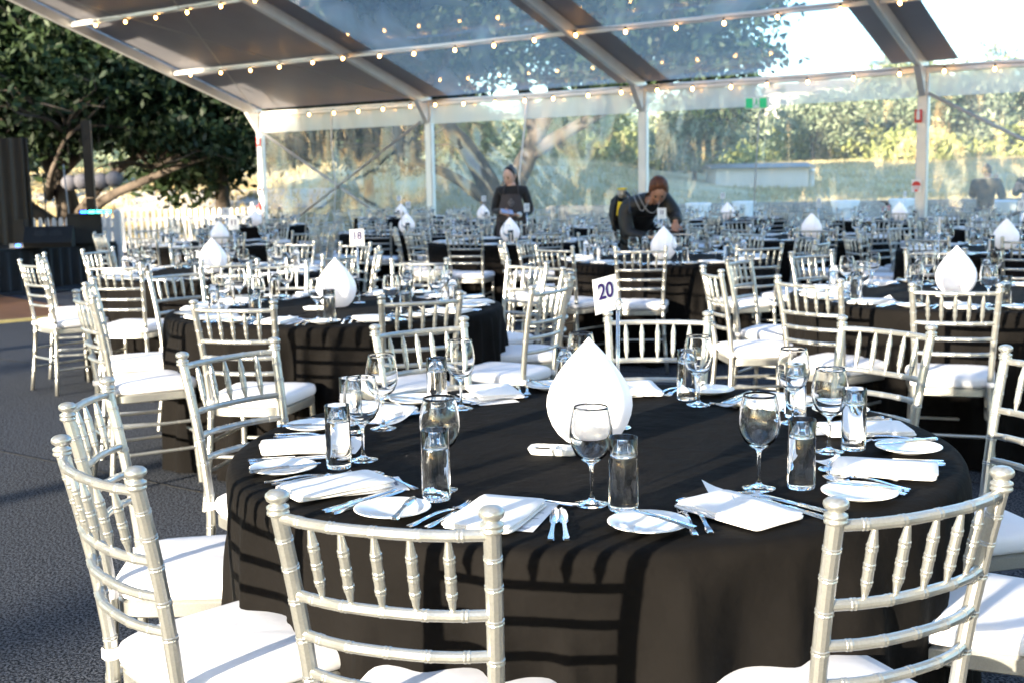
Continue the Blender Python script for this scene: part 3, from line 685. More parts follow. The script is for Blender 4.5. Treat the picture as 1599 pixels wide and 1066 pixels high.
for ti, (tx, ty, ph, tn, num) in enumerate(TB):
    rnd = random.Random(100 + ti)
    t = thing('round_table', f'round banquet table under the black cloth, {tn}', 'table', (tx, ty, 0), 0, 'round banquet tables')
    part('tabletop', TOPM, t, (0, 0, .718))
    for a in range(4): part('leg', TLEG, t, (.6 * math.cos(a * PI / 2 + .78), .6 * math.sin(a * PI / 2 + .78), 0))
    cl = link('tablecloth', CLOTHS[ti % 3] if ti < 5 else CLO[ti % 3], None, (tx, ty, 0), rnd.uniform(0, 6.28) if ti else 1.1)
    tag(cl, f'black floor-length round tablecloth on {tn}', 'tablecloth', 'black round tablecloths')
    lod = 0 if ti < 3 else (1 if ti < 8 else 2)
    g = 0 if ti < 3 else 1
    Z = .7535
    # centre pieces
    put('lamp', LAMP, tx, ty, Z, rnd.uniform(0, 6), f'white teardrop table lamp in the middle of {tn}', 'lamp', 'white teardrop table lamps', 'table_lamp').scale = (.95, .95, 1)
    da = R_(-127) if ti < 3 else rnd.uniform(0, 6.28)
    if ti < 6:
        d = link('condiment_dish', DISHM, None, (tx + .155 * math.cos(da), ty + .155 * math.sin(da), Z), R_(-14)); tag(d, f'white salt and pepper dish, {tn}', 'dish', 'salt and pepper dishes')
        part('pepper', PEPPER, d, (-.030, 0, 0)); part('salt', SALT, d, (.028, 0, 0))
    sx, sy, srz = (tx + .085, ty + .15, R_(41)) if ti == 0 else ((tx + .10, ty + .16, R_(33)) if ti != 2 else (tx + .02, ty + .33, R_(78)))
    if ti not in (0, 1, 2): sx += rnd.uniform(-.15, .1); srz = R_(rnd.choice((30, 38, 25, 45)))
    nlabel = {'20': 'white table number card reading twenty behind the lamp on the nearest table', '18': 'white table number card reading eighteen on the second-row left table', '11': 'white table number card reading eleven on the third-row left table'}.get(num, f'white number card on stand, {tn}')
    s_ = thing('table_number', nlabel, 'table number', (sx, sy, Z), srz, 'table number stands')
    part('stand', STANDM, s_); cd = part('card', CARD, s_, (0, 0, 0), 0, (0, R_(-7) if ti == 0 else 0, 0)); part('number', NUM[num], cd, (0, -.0012, .365), 0, (PI / 2, 0, 0))
    for k in range(10):
        if ti == 0:
            ang, cr, nrm = T0A[k], T0R[k], T0N[k]; sa = [-107, -69, -31, 5, 40, 75, 112, 147, 182, -142][k]
        else:
            ang = ph + 36 * k + rnd.uniform(-4, 4); cr = 1.22 + rnd.uniform(0, .13); nrm = ang + 180 + rnd.uniform(-11, 11); sa = ph + 36 * k + rnd.uniform(-2, 2)
        w_ = SEATW[k]
        # chair: back tops lie cr from the centre
        bx, by = tx + cr * math.cos(R_(ang)), ty + cr * math.sin(R_(ang)); rz = R_(nrm) - PI / 2
        cx = bx + .262 * math.cos(R_(nrm)); cy = by + .262 * math.sin(R_(nrm))
        n_, _n = (cx - P0[0]) * NN[0] + (cy - P0[1]) * NN[1], 0
        if not (n_ < .35 or math.hypot(cx, cy) < 1.0):
            put_chair(lod, cx, cy, rz, f'silver chair, {w_} of {tn}')
        def pol(da, r): a = R_(sa + da); return tx + r * math.cos(a), ty + r * math.sin(a), a
        j = lambda s: rnd.uniform(-s, s)
        # side plate with butter knife
        x, y, a = pol(-17.5 + j(1), .755 + j(.01)); put('pl', PLATE, x, y, Z, 0, f'white side plate, {w_} of {tn}', 'plate', GP, 'side_plate')
        if ti < 6:
            kx, ky = x + .0, y; aa = a + PI + R_(20 + j(15))
            put('bk', BKN, kx - .082 * math.cos(aa) + .03 * math.cos(a + PI / 2), ky - .082 * math.sin(aa) + .03 * math.sin(a + PI / 2), Z + .0155, aa, f'butter knife on side plate, {w_} of {tn}', 'knife', 'butter knives', 'butter_knife')
            for q, dq in enumerate((-11.7, -9.3)):
                x, y, a = pol(dq + j(.4), .825 - .008 * q); put('fk', FORK, x, y, Z, a + PI + R_(j(3) - 8), f'{("outer", "inner")[q]} fork, {w_} of {tn}', 'fork', 'dinner forks', 'fork')
            for q, dq in enumerate((8.6, 10.6)):
                x, y, a = pol(dq + j(.4), .835 - .004 * q); put('kn', KNIFE, x, y, Z, a + PI + R_(j(3) + 4), f'{("inner", "outer")[q]} dinner knife, {w_} of {tn}', 'knife', 'dinner knives', 'table_knife')
            x, y, a = pol(10 + j(1), .60); put('sp', SPOON, x, y, Z, a + R_(-98 + j(5)), f'dessert spoon, {w_} of {tn}', 'spoon', 'dessert spoons', 'dessert_spoon')
        x, y, a = pol(1.5 + j(1.5), .675); mrz = a + PI / 2 + R_(j(14)) - R_(8)
        m_ = put('mn', MENU[(k * 2 + ti) % 3], x, y, Z + .0006, mrz, f'white menu card, {w_} of {tn}', 'menu', GM, 'menu_card')
        if ti < 3: part('heading', MENUT, m_, (.0, .088, .0016)); part('print', MENUL, m_, (0, 0, .0014)); part('print', MENUR, m_, (0, 0, .0014))
        x, y, a = pol(-1 + j(1.5), .715 + j(.012)); put('np', NAP[(k + ti) % 5], x, y, Z + .0035, a + PI / 2 + R_(j(13) + 6), f'white folded napkin, {w_} of {tn}', 'napkin', GN, 'napkin')
        x, y, a = pol(14 + j(1.6), .577 + j(.012)); put('wg', WG[g], x, y, Z, 0, f'clear wine glass, {w_} of {tn}', 'wine glass', GW, 'wine_glass')
        x, y, a = pol(18.3 + j(1), .632 + j(.01)); put('tg', TG[g][0], x, y, Z, 0, f'water tumbler, {w_} of {tn}', 'tumbler', GT, 'water_tumbler', [('water', TG[g][1])])

# ------------------------------------------------------------------ stage, speakers, fence
SR = math.atan2(1.70, .82); 
def stg(a, b, z=0): # along stage front (from left/near to right/far), b = depth behind the front
    d = Vector((.4345, .9007)); nrm = Vector((-.9007, .4345)); p = Vector((-7.0, 16.25)) + d * a + nrm * b; return (p.x, p.y, z)
st = thing('stage', 'low stage with black deck and pleated black skirting at the left', 'stage')
part('deck', MB().box(stg(-1.2, 2.2, .55), (6.8, 4.4, .08), math.atan2(.9007, .4345)).mesh('deck', 'black', False), st)
mb = MB(); mb.grid(lambda u, v: stg(-4.6 + 6.8 * u, -.03 - .03 * math.sin(u * 230 + .8 * math.sin(u * 31)) * (1 - .6 * v), .01 + .54 * v), 420, 4); part('skirting', mb.mesh('skirting', 'skirt'), st)
mb = MB(); mb.grid(lambda u, v: stg(2.23 - .02 * math.sin(u * 120), 4.4 * u, .01 + .54 * v), 160, 3); part('skirting', mb.mesh('skirting', 'skirt'), st)
t = thing('black_drape_panel', 'tall black backdrop panel standing on the stage at the left edge', 'backdrop', (-7.9, 17.6, .59), R_(-8))
part('drape', MB().grid(lambda u, v: (-1.0 + 1.85 * u, .02 * math.sin(u * 60), 1.56 * v), 80, 3).mesh('drape', 'black'), t)
part('frame', MB().box((-.07, .05, .78), (1.9, .05, 1.56)).mesh('frame', 'black', False), t)
def speaker_box(name, label, loc, rz, sz, cone=True, group=None):
    t = thing(name, label, 'speaker', loc, rz, group)
    w2, d2, h2 = sz
    mb = MB(); v = [(-w2/2, 0, 0), (w2/2, 0, 0), (w2/2 * .9, d2, 0), (-w2/2 * .9, d2, 0)]; v += [(x, y, h2) for x, y, _ in v]
    mb.add(v, [(0, 3, 2, 1), (4, 5, 6, 7), (0, 1, 5, 4), (1, 2, 6, 5), (2, 3, 7, 6), (3, 0, 4, 7)]); part('cabinet', mb.mesh('cabinet', 'black', False), t)
    part('grille', MB().box((0, -.012, h2 / 2), (w2 * .92, .02, h2 * .92)).mesh('grille', 'blackgrille', False), t)
    part('handle', MB().box((w2 / 2 + .004, d2 / 2, h2 * .6), (.008, .14, .05)).mesh('handle', 'grey', False), t)
    return t
speaker_box('subwoofer', 'large black subwoofer cabinet on the stage corner under the light bar', (-6.25, 17.5, .59), R_(20), (.48, .45, .44))
speaker_box('stage_speaker', 'short upright black speaker on the stage beside the backdrop', (-7.05, 17.1, .59), R_(5), (.17, .17, .38))
t = thing('column_speaker', 'tall thin black column speaker rising behind the subwoofer', 'speaker', (-6.36, 18.15, .59), R_(8))
part('column', MB().box((0, 0, 1.25), (.13, .12, 1.15)).mesh('column', 'blackgrille', False), t); part('base', MB().box((0, 0, .33), (.12, .12, .66)).mesh('base', 'black', False), t)
t = thing('light_bar', 'small light bar with four cyan and blue glowing cells on the subwoofer', 'stage light', (-6.06, 17.45, 1.03), R_(20))
part('housing', MB().box((0, .02, .03), (.46, .07, .06)).mesh('housing', 'black', False), t)
for i in range(4): part('led_cell', MB().box((-.165 + .11 * i, -.018, .03), (.09, .008, .035)).mesh('led_cell', 'led2' if i == 0 else 'led1', False), t)
t = thing('wedge_monitor', 'black wedge stage monitor lying on the front of the stage', 'speaker', (-6.5, 16.75, .59), R_(12))
v = [(-.32, -.12, 0), (.32, -.12, 0), (.32, .22, 0), (-.32, .22, 0), (-.32, -.14, .07), (.32, -.14, .07), (.32, .10, .29), (-.32, .10, .29), (.32, .22, .22), (-.32, .22, .22)]
part('cabinet', MB().add(v, [(0, 3, 2, 1), (0, 1, 5, 4), (4, 5, 6, 7), (7, 6, 8, 9), (9, 8, 2, 3), (1, 2, 8, 6, 5), (0, 4, 7, 9, 3)]).mesh('cabinet', 'black', False), t)
g_ = MB()
for sx in (-.16, .04): 
    c = Vector((sx + .06, -.02, .19)); 
    g_.grid(lambda u, v: (c.x + .09 * v * math.cos(2 * PI * u), c.y + .07 * v * math.sin(2 * PI * u) * .74 , .1815 + .068 * v * math.sin(2 * PI * u) * .92 + .004), 16, 2)
part('driver', g_.mesh('driver', 'blackgrille'), t)
t = thing('microphone_stand', 'thin pale pole standing on the stage in front of the picket fence', 'microphone stand', (-6.75, 18.3, .59))
part('pole', MB().sweep([(0, 0, 0), (-.02, 0, .5), (-.05, 0, 1.18)], .012, 8).mesh('pole', 'grey'), t); part('base', MB().lathe([(0, .02), (.12, .015), (.13, 0), (0, 0)], 16).mesh('base', 'black'), t)
t = thing('microphone_stand', 'black boom microphone stand leaning beside the backdrop', 'microphone stand', (-7.0, 18.0, .59))
part('pole', MB().sweep([(0, 0, 0), (0, 0, 1.05)], .011, 8).mesh('pole', 'black'), t); part('boom', MB().sweep([(.08, 0, .95), (-.35, 0, 1.45)], .008, 8).mesh('boom', 'black'), t)
part('microphone', MB().lathe([(0, 0), (.012, 0), (.016, .10), (.025, .12), (.025, .15), (0, .17)], 10).mesh('microphone', 'grey'), t, (-.35, 0, 1.44), 0, (0, -1.0, 0)); part('base', MB().lathe([(0, .02), (.12, .015), (.13, 0), (0, 0)], 16).mesh('base', 'black'), t)
t = thing('effects_unit', 'small floor box with a blue light at the stage front edge', 'equipment', (-6.93, 16.75, .59)); part('case', MB().box((0, 0, .03), (.2, .14, .06)).mesh('case', 'grey', False), t); part('indicator', MB().box((.02, -.072, .035), (.06, .006, .03)).mesh('indicator', 'led2', False), t)
tag(link('cable', MB().sweep([(-9.4, 14.6, .03), (-8, 15.1, .03), (-6.9, 15.55, .03), (-6.2, 15.9, .03), (-5.6, 16.8, .03)], .012, 6).mesh('cable', 'cablebk')), 'black cable lying across the brown dance floor', 'cable')
PICK = MB(); PICK.add([(-.035, -.009, .06), (.035, -.009, .06), (.035, -.009, .93), (.018, -.009, .975), (0, -.009, .985), (-.018, -.009, .975), (-.035, -.009, .93)] + [(-.035, .009, .06), (.035, .009, .06), (.035, .009, .93), (.018, .009, .975), (0, .009, .985), (-.018, .009, .975), (-.035, .009, .93)],
    [(0, 1, 2, 3, 4, 5, 6), (13, 12, 11, 10, 9, 8, 7)] + [(i, 7 + i, 7 + (i + 1) % 7, (i + 1) % 7) for i in range(7)]); PICKM = PICK.mesh('picket', 'picket', False)
def picket_fence(a, b, pitch, label):
    a = Vector(a); b = Vector(b); L = (b - a).length; rz = math.atan2(b.y - a.y, b.x - a.x); zb = min(terr(a.x, a.y), 0)
    t = thing('picket_fence', label, 'fence', (a.x, a.y, zb), rz)
    for z in (.28, .76): part('rail', MB().box((L / 2, .03, z), (L, .035, .08)).mesh('rail', 'picket', False), t)
    k = 0; x = pitch / 2
    while x < L: part('picket', PICKM, t, (x, 0, 0)); x += pitch
    n = max(1, round(L / 2.3))
    for i in range(n + 1):
        part('fence_post', MB().box((L * i / n, .045, .53), (.10, .10, 1.06)).lathe([(.06, 1.06), (.045, 1.075), (0, 1.10)], 4, (L * i / n, .045, 0)).mesh('fence_post', 'picket', False), t)
picket_fence((-9.05, 26.0), (-5.75, 26.7), .129, 'long white picket fence between the subwoofer and the leftmost tent post')
picket_fence((-8.25, 20.2), (-6.7, 20.3), .113, 'short run of white picket fence behind the stage monitor')
LAN = MB().lathe([(0, -.2)] + [(.22 * math.sin(PI * i / 12) * (1 + .02 * (i % 2)), -.2 * math.cos(PI * i / 12)) for i in range(1, 12)] + [(0, .2)], 18).mesh('shade', 'lantern')
for x, z, w_ in ((-11.0, 1.55, 'leftmost of the four'), (-10.7, 1.58, 'second from the left of the four'), (-10.22, 1.58, 'third from the left of the four'), (-9.9, 1.62, 'rightmost of the four')):
    t = thing('paper_lantern', f'round grey paper lantern hanging under the fig tree, {w_}', 'lantern', (x, 30, z), 0, 'paper lanterns under the fig tree'); part('shade', LAN, t); part('cord', MB().sweep([(0, 0, .2), (0, 0, 1.6)], .006, 5).mesh('cord', 'cablebk'), t)

# ------------------------------------------------------------------ trees
def leafmesh(name, blobs, nclump, per, size, m, seed=0, rcl=.55, shell=.55, flat=.5):
    rg = np.random.default_rng(seed); B = np.array(blobs, float); vol = (B[:, 3] * B[:, 4] * B[:, 5]) ** .75; pr = vol / vol.sum()
    idx = rg.choice(len(B), nclump, p=pr); d = rg.normal(size=(nclump, 3)); d /= np.linalg.norm(d, axis=1)[:, None]
    rr = shell + (1.05 - shell) * rg.random(nclump) ** .6
    C = B[idx, :3] + d * B[idx, 3:6] * rr[:, None]
    n = nclump * per; cc = np.repeat(C, per, 0) + rg.normal(size=(n, 3)) * np.array([rcl, rcl, rcl * flat])
    a = rg.normal(size=(n, 3)); a /= np.linalg.norm(a, axis=1)[:, None]; b = rg.normal(size=(n, 3)); b -= a * (a * b).sum(1)[:, None]; b /= np.linalg.norm(b, axis=1)[:, None]
    s = size * (.6 + .8 * rg.random(n))[:, None]
    V = np.stack([cc - a * s, cc - b * s * .42, cc + a * s, cc + b * s * .42], 1).reshape(-1, 3)
    me = bpy.data.meshes.new(name); me.vertices.add(4 * n); me.vertices.foreach_set('co', V.ravel().astype(np.float32))
    me.loops.add(4 * n); me.loops.foreach_set('vertex_index', np.arange(4 * n, dtype=np.int32)); me.polygons.add(n)
    me.polygons.foreach_set('loop_start', np.arange(0, 4 * n, 4, dtype=np.int32)); me.materials.append(M[m]); me.update(calc_edges=True); me.validate(); return me
def limbs(mb, base, paths, n=9):
    for pts, r0, r1 in paths:
        P = lerp_path(pts, 14); P = [p + Vector((noise.noise(p * .9), noise.noise(p * .9 + Vector((5, 0, 0))), noise.noise(p * .9 + Vector((0, 7, 0))))) * .12 * (i / 14) for i, p in enumerate(P)]
        mb.sweep(P, [r0 + (r1 - r0) * (i / 14) ** .7 for i in range(15)], n)
def rbranches(mb, starts, rnd, n, L, r0, up=.3):
    for _ in range(n):
        p = Vector(rnd.choice(starts)); a = rnd.uniform(0, 2 * PI); d = Vector((math.cos(a), math.sin(a), rnd.uniform(-.1, up + .4))); l = L * rnd.uniform(.5, 1.2)
        pts = [p, p + d * l * .35 + Vector((0, 0, .2)), p + d * l * .7 + Vector((rnd.uniform(-.4, .4), rnd.uniform(-.4, .4), .2)), p + d * l + Vector((rnd.uniform(-.6, .6), 0, rnd.uniform(-.3, .6)))]
        mb.sweep(lerp_path(pts, 8), [r0 * (1 - .9 * i / 8) for i in range(9)], 6)
def tree(name, label, trunk_mb, leaf, cat='tree', group=None):
    t = thing(name, label, cat, (0, 0, 0), 0, group); part('trunk', trunk_mb.mesh('trunk', 'bark'), t); part('crown', leaf, t); return t
rnd = random.Random(3)
# A: the huge low fig at the left
mb = MB(); limbs(mb, None, [
 ([(-12.6, 33.5, -.4), (-12.3, 33.3, .8), (-12.6, 33, 2.2), (-13.5, 33, 5)], 0.465, 0.180),
 ([(-12.2, 33.2, -.2), (-11.4, 32.8, .9), (-9.6, 32.2, 1.7), (-7.6, 31.8, 2.3), (-5.8, 31.5, 3.2)], 0.211, 0.036),
 ([(-12.3, 33.2, .3), (-11.0, 32.6, 1.6), (-9.2, 32.0, 2.6), (-7.2, 31.5, 3.1), (-5.9, 31, 4.4)], 0.174, 0.030),
 ([(-12.4, 33.3, .2), (-13.8, 32.4, 1.4), (-15.5, 31.5, 2.2), (-17.5, 31, 3.4)], 0.211, 0.048),
 ([(-12.3, 33.2, .5), (-12.0, 32.0, 2.2), (-11.2, 31.0, 3.6), (-10, 30.6, 5.4)], 0.186, 0.036),
 ([(-12.8, 33.2, 1.2), (-12.0, 31.4, 1.7), (-11.0, 29.9, 2.6), (-9.6, 29.2, 3.6)], 0.136, 0.024),
 ([(-12.8, 33.2, .5), (-13.4, 31.6, 1.2), (-13.9, 30, 2.1), (-14.4, 29.2, 3.3)], 0.161, 0.030),
 ([(-12.5, 33.2, 1.8), (-10.6, 33.6, 3.6), (-8.6, 33.6, 5.4), (-7, 33, 7.2)], 0.186, 0.036)])
rbranches(mb, [(-9.6, 32.2, 1.9), (-7.6, 31.8, 2.5), (-9.2, 32, 2.8), (-11.2, 31, 3.6), (-15.5, 31.5, 2.4), (-11, 29.9, 2.8), (-8.6, 33.6, 5), (-13.9, 30, 2.4), (-10, 30.6, 5)], rnd, 150, 2.8, .055)
blA = [(-12.5, 32, 6.8, 6.5, 4.2, 3.6), (-8.5, 32, 5.6, 3.6, 3.2, 2.9), (-16.5, 31, 6.0, 4.0, 3.5, 3.4), (-10, 31, 8.8, 4.5, 3.5, 2.6), (-7.0, 32.5, 4.2, 2.0, 2.2, 1.5), (-14.6, 29.6, 4.6, 2.2, 2, 1.6), (-10.8, 30.2, 4.4, 2.4, 2, 1.4), (-8.2, 31.2, 3.4, 2.6, 1.8, 1.1), (-12.6, 30.6, 3.4, 2.8, 1.6, 1.0), (-16.5, 30, 3.2, 2.2, 2, 1.6), (-11.2, 31.4, 3.2, 1.8, 1.4, .8), (-9.4, 32.6, 3.0, 1.6, 1.4, .8), (-14.2, 31.2, 3.0, 1.8, 1.4, 1.0), (-7.0, 31.6, 2.9, 1.3, 1.2, .8)]
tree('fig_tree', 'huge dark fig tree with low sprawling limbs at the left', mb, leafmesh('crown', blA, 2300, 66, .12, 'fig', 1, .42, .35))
# B: fig behind the clear wall with leaning forked trunk
mb = MB(); limbs(mb, None, [
 ([(-.6, 38.2, -.5), (-.5, 38, .5), (-.9, 37.8, 1.8), (-1.9, 37.5, 3.2), (-3.2, 37, 5.2)], .62, .16),
 ([(-.4, 38, .2), (.2, 37.8, 1.4), (.9, 37.6, 2.8), (1.6, 37.4, 4.4), (2.8, 37, 6)], .50, .14),
 ([(-.5, 38, .6), (-1.6, 37, 1.5), (-3.0, 36.4, 2.2), (-4.6, 36, 3.4)], .26, .06),
 ([(.6, 37.7, 2.2), (2.4, 37.3, 3.2), (4.4, 37, 4.2), (6.4, 36.8, 5)], .28, .06),
 ([(.9, 37.6, 2.8), (.4, 37.6, 5), (.6, 37.6, 7.5)], .3, .08)])
rbranches(mb, [(-1.9, 37.5, 3.2), (1.6, 37.4, 4.4), (4.4, 37, 4.2), (-3, 36.4, 2.4), (.4, 37.6, 5)], rnd, 50, 2.8, .06)
blB = [(-4.2, 37.5, 6.6, 4.4, 3.2, 2.8), (1.0, 37, 7.2, 4.8, 3.6, 3.0), (5.0, 37, 6.6, 3.6, 3.0, 2.6), (-1, 37, 9.0, 4.6, 3.2, 2.2), (6.6, 37.2, 4.4, 1.3, 1.4, 1.2), (3.0, 36.5, 4.2, 1.4, 1.2, .7), (-6.0, 36.8, 4.6, 1.8, 1.6, 1.1), (6.0, 37.2, 8.2, 2.6, 2.2, 2.2)]
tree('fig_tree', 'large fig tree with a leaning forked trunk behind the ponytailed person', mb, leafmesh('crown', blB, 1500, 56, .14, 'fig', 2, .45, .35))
def simple_tree(name, label, x, y, H, sp, m, seed, per=34, ncl=160, leaf=.2, trunk=.25, low=.35, group=None, rcl=.5):
    z0 = terr(x, y); rn = random.Random(seed); mb = MB()
    limbs(mb, None, [([(x, y, z0 - .3), (x + rn.uniform(-.3, .3), y, z0 + H * .25), (x + rn.uniform(-.5, .5), y, z0 + H * .6), (x + rn.uniform(-.6, .6), y, z0 + H * .85)], trunk, trunk * .25)], 7)
    for _ in range(5):
        a = rn.uniform(0, 6.28); zz = z0 + H * rn.uniform(.3, .6); mb.sweep([(x, y, zz), (x + sp * .4 * math.cos(a), y + sp * .4 * math.sin(a), zz + H * .14), (x + sp * .8 * math.cos(a), y + sp * .8 * math.sin(a), zz + H * .2)], [trunk * .4, trunk * .25, trunk * .08], 6)
    bl = []
    for i in range(7):
        a = rn.uniform(0, 6.28); r = sp * rn.uniform(.1, .62); hz = z0 + H * rn.uniform(low + .12, .86); q = sp * rn.uniform(.34, .62)
        bl.append((x + r * math.cos(a), y + r * math.sin(a), hz, q, q, q * rn.uniform(.5, .8) * min(1.6, H / sp / 1.4)))
    return tree(name, label, mb, leafmesh('crown', bl, ncl, per, leaf, m, seed, rcl, .45), 'tree', group)
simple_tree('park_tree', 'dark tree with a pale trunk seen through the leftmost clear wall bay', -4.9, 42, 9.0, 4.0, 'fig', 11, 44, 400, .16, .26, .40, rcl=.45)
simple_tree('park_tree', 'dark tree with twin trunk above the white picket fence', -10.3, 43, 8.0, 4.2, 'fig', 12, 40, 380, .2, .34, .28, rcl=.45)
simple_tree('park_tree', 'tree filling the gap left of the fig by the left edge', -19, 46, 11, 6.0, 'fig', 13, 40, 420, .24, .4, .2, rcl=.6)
far = [(9.6, 62, 4.6, 2.4, 'gum', 'slim pale tree just right of the third tent post'), (14, 78, 4.6, 3.0, 'gum', 'pale tree above the white shed'), (21.5, 84, 4.6, 3.2, 'gum', 'mid-distance gum tree right of the exit sign'), (26, 80, 7.0, 3.8, 'gum', 'tall pale gum tree left of the right tent post'),
       (29.5, 92, 7.4, 4.0, 'gum', 'gum tree seen directly behind the right tent post'), (33, 84, 6.2, 3.8, 'gum', 'broad gum tree under the sloping brace at the right'), (38, 90, 8.0, 4.4, 'gum', 'tallest pale gum tree at the right edge'), (5.5, 74, 4.4, 3.2, 'bushleaf', 'low yellow-green tree left of the third tent post'),
       (-3.4, 70, 5.0, 3.6, 'bushleaf', 'yellow-green tree seen left of the ponytailed person'), (-12, 76, 6, 4.0, 'bushleaf', 'yellow-green tree above the picket fence'), (-17, 80, 6, 4, 'gum', 'grey-green tree far left behind the lanterns'), (3.0, 82, 5.4, 3.4, 'gum', 'grey-green tree behind the leaning fig trunk')]
for i, (x, y, H, sp, m, lb) in enumerate(far): simple_tree('gum_tree' if m == 'gum' else 'park_tree', lb, x, y, H, sp, m, 30 + i, 44, 150, .20, .16, .25, 'trees on the far bank', .55)
for i, (x, y, sp, H, lb) in enumerate([(20.5, 88, 3.4, 2.6, 'rounded yellow-green bush right of the white shed'), (24, 86, 3.2, 2.8, 'yellow-green bush below the tall pale gum'), (26.5, 78, 2.4, 2.0, 'small bush left of the right tent post'), (35, 82, 3.0, 2.2, 'yellow bush low under the sloping brace'), (8.0, 70, 2.6, 2.2, 'low bush just left of the third tent post'), (2.6, 66, 2.2, 1.9, 'low bush right of the ponytailed person'), (-9.2, 60, 2.6, 1.8, 'low bush behind the picket fence'), (12.5, 72, 2.2, 1.8, 'low bush left of the white shed')]):
    z0 = terr(x, y); t = thing('bush', lb, 'bush', (0, 0, 0), 0, 'bushes on the far bank'); stem = MB()
    for k in range(5): a = k * 1.3; stem.sweep([(x, y, z0 - .1), (x + .4 * sp * math.cos(a) * .6, y + .3 * sp * math.sin(a), z0 + H * .7)], [.06, .02], 5)
    part('stems', stem.mesh('stems', 'bark'), t); part('foliage', leafmesh('foliage', [(x, y, z0 + H * .45, sp, sp * .8, H * .55), (x + sp * .5, y, z0 + H * .35, sp * .6, sp * .6, H * .4)], 90, 26, .24, 'bushleaf', 60 + i, .4, .5), t)
# wooded ridge far behind: one mass
bl = []
for i in range(120):
    x = -260 + 4.6 * i + random.uniform(-2, 2); y = 215 + random.uniform(-30, 45); z0 = terr(x, y); q = random.uniform(4, 8); bl.append((x, y, z0 + .6, q, q, random.uniform(1.6, 3.2)))
for i in range(60):
    x = -60 + 3.4 * i + random.uniform(-3, 3); y = 135 + random.uniform(-18, 25); z0 = terr(x, y); q = random.uniform(2.5, 5); bl.append((x, y, z0 + 1.2, q, q, random.uniform(1.6, 3.4)))
tag(link('far_woodland', leafmesh('far_woodland', bl, 5200, 20, .42, 'gum', 5, 1.0, .4)), 'wooded ridge with distance haze painted into its pale green behind the far bank', 'woodland', kind='stuff')
# unseen trees added behind the photographer, crowns shaped to break up the low sun
def shade_tree(p, zlo, zhi, wd, ncl, seed, label, q=0):
    c = Vector((-22 - 9 * q, -22 - 10.7 * q)) + Vector((.766, -.643)) * p; z0 = terr(c.x, c.y); mb = MB()
    limbs(mb, None, [([(c.x, c.y, z0 - .3), (c.x + .3, c.y, zlo * .4), (c.x - .2, c.y, zlo * .9), (c.x, c.y, zhi * .8)], .4, .1)], 8)
    rn = random.Random(seed); bl = [(c.x + .766 * rn.uniform(-wd, wd) * .6, c.y - .643 * rn.uniform(-wd, wd) * .6, rn.uniform(zlo + .8, zhi - .8), wd * .5, wd * .5, (zhi - zlo) * .26) for _ in range(8)]
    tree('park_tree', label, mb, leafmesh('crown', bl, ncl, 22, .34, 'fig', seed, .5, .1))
for i, a in enumerate([(-29, .5, 13.5, 5, 250), (-22.5, .5, 13.5, 5, 250), (-16.5, .8, 10.8, 4.2, 200), (-11.5, 6.6, 10.2, 3.6, 110), (-6.2, 7.0, 10.2, 3.4, 100), (-.8, 7.5, 10.2, 3.2, 80), (5, 7.3, 10.2, 3.6, 90), (12, 5, 11, 4, 150)]):
    shade_tree(*a, 200 + i, ['farthest left', 'second', 'third', 'fourth', 'fifth', 'sixth', 'seventh', 'farthest right'][i] + ' tree from the left in the unseen row added for shade behind the camera')

# stone wall built of separate courses
WS = random.Random(9); wl = thing('stone_wall', 'low grey stone wall behind the white cocktail tables', 'wall', (1.2, 36.2, -.42), R_(-1))
core = MB().box((11.5, .0, .52), (23, .22, 1.04)); part('core', core.mesh('core', 'stone', False), wl)
STN = []
for k in range(6):
    mb = MB(); mb.box((0, 0, 0), (1, 1, 1)); mb.v = [(x + WS.uniform(-.05, .05), y + WS.uniform(-.2, .1), z + WS.uniform(-.07, .07)) for x, y, z in mb.v]; STN.append(mb.mesh('stone', 'stone', False))
cnt = 0
for c in range(4):
    x = -.1 * (c % 2)
    while x < 22.6:
        L = WS.uniform(.34, .62)
        if cnt < 290: o = part('stone', WS.choice(STN), wl, (x + L / 2, -.125, .14 + .25 * c)); o.scale = (L - .03, .07, .225); cnt += 1
        x += L
# white shed, houses
def house(name, label, x, y, w_, d, h, roofh, zoff=0, rz=0, wins=3, mw='wallwhite', cat='building'):
    z0 = terr(x, y) - .2 + zoff; t = thing(name, label, cat, (x, y, z0), rz)
    part('wall', MB().box((0, 0, h / 2), (w_, d, h)).mesh('wall', mw, False), t)
    v = [(-w_/2 - .3, -d/2 - .3, h), (w_/2 + .3, -d/2 - .3, h), (w_/2 + .3, d/2 + .3, h), (-w_/2 - .3, d/2 + .3, h), (-w_/2 - .3, 0, h + roofh), (w_/2 + .3, 0, h + roofh)]
    part('roof', MB().add(v, [(0, 1, 5, 4), (2, 3, 4, 5), (0, 4, 3), (1, 2, 5), (3, 2, 1, 0)]).mesh('roof', 'roofgrey', False), t)
    for i in range(wins):
        xx = -w_/2 + w_ * (i + .5) / wins; wn = part('window', MB().box((xx, -d/2 - .02, h * .55), (w_ / wins * .45, .06, h * .36)).mesh('window', 'window', False), t)
        part('sill', MB().box((xx, -d/2 - .06, h * .55 - h * .2), (w_ / wins * .5, .12, .06)).mesh('sill', 'white', False), wn)
house('boat_shed', 'long low white shed on the far bank left of the exit sign cable', 12.6, 61, 4.6, 3, 1.0, .25, .1, 0, 0)
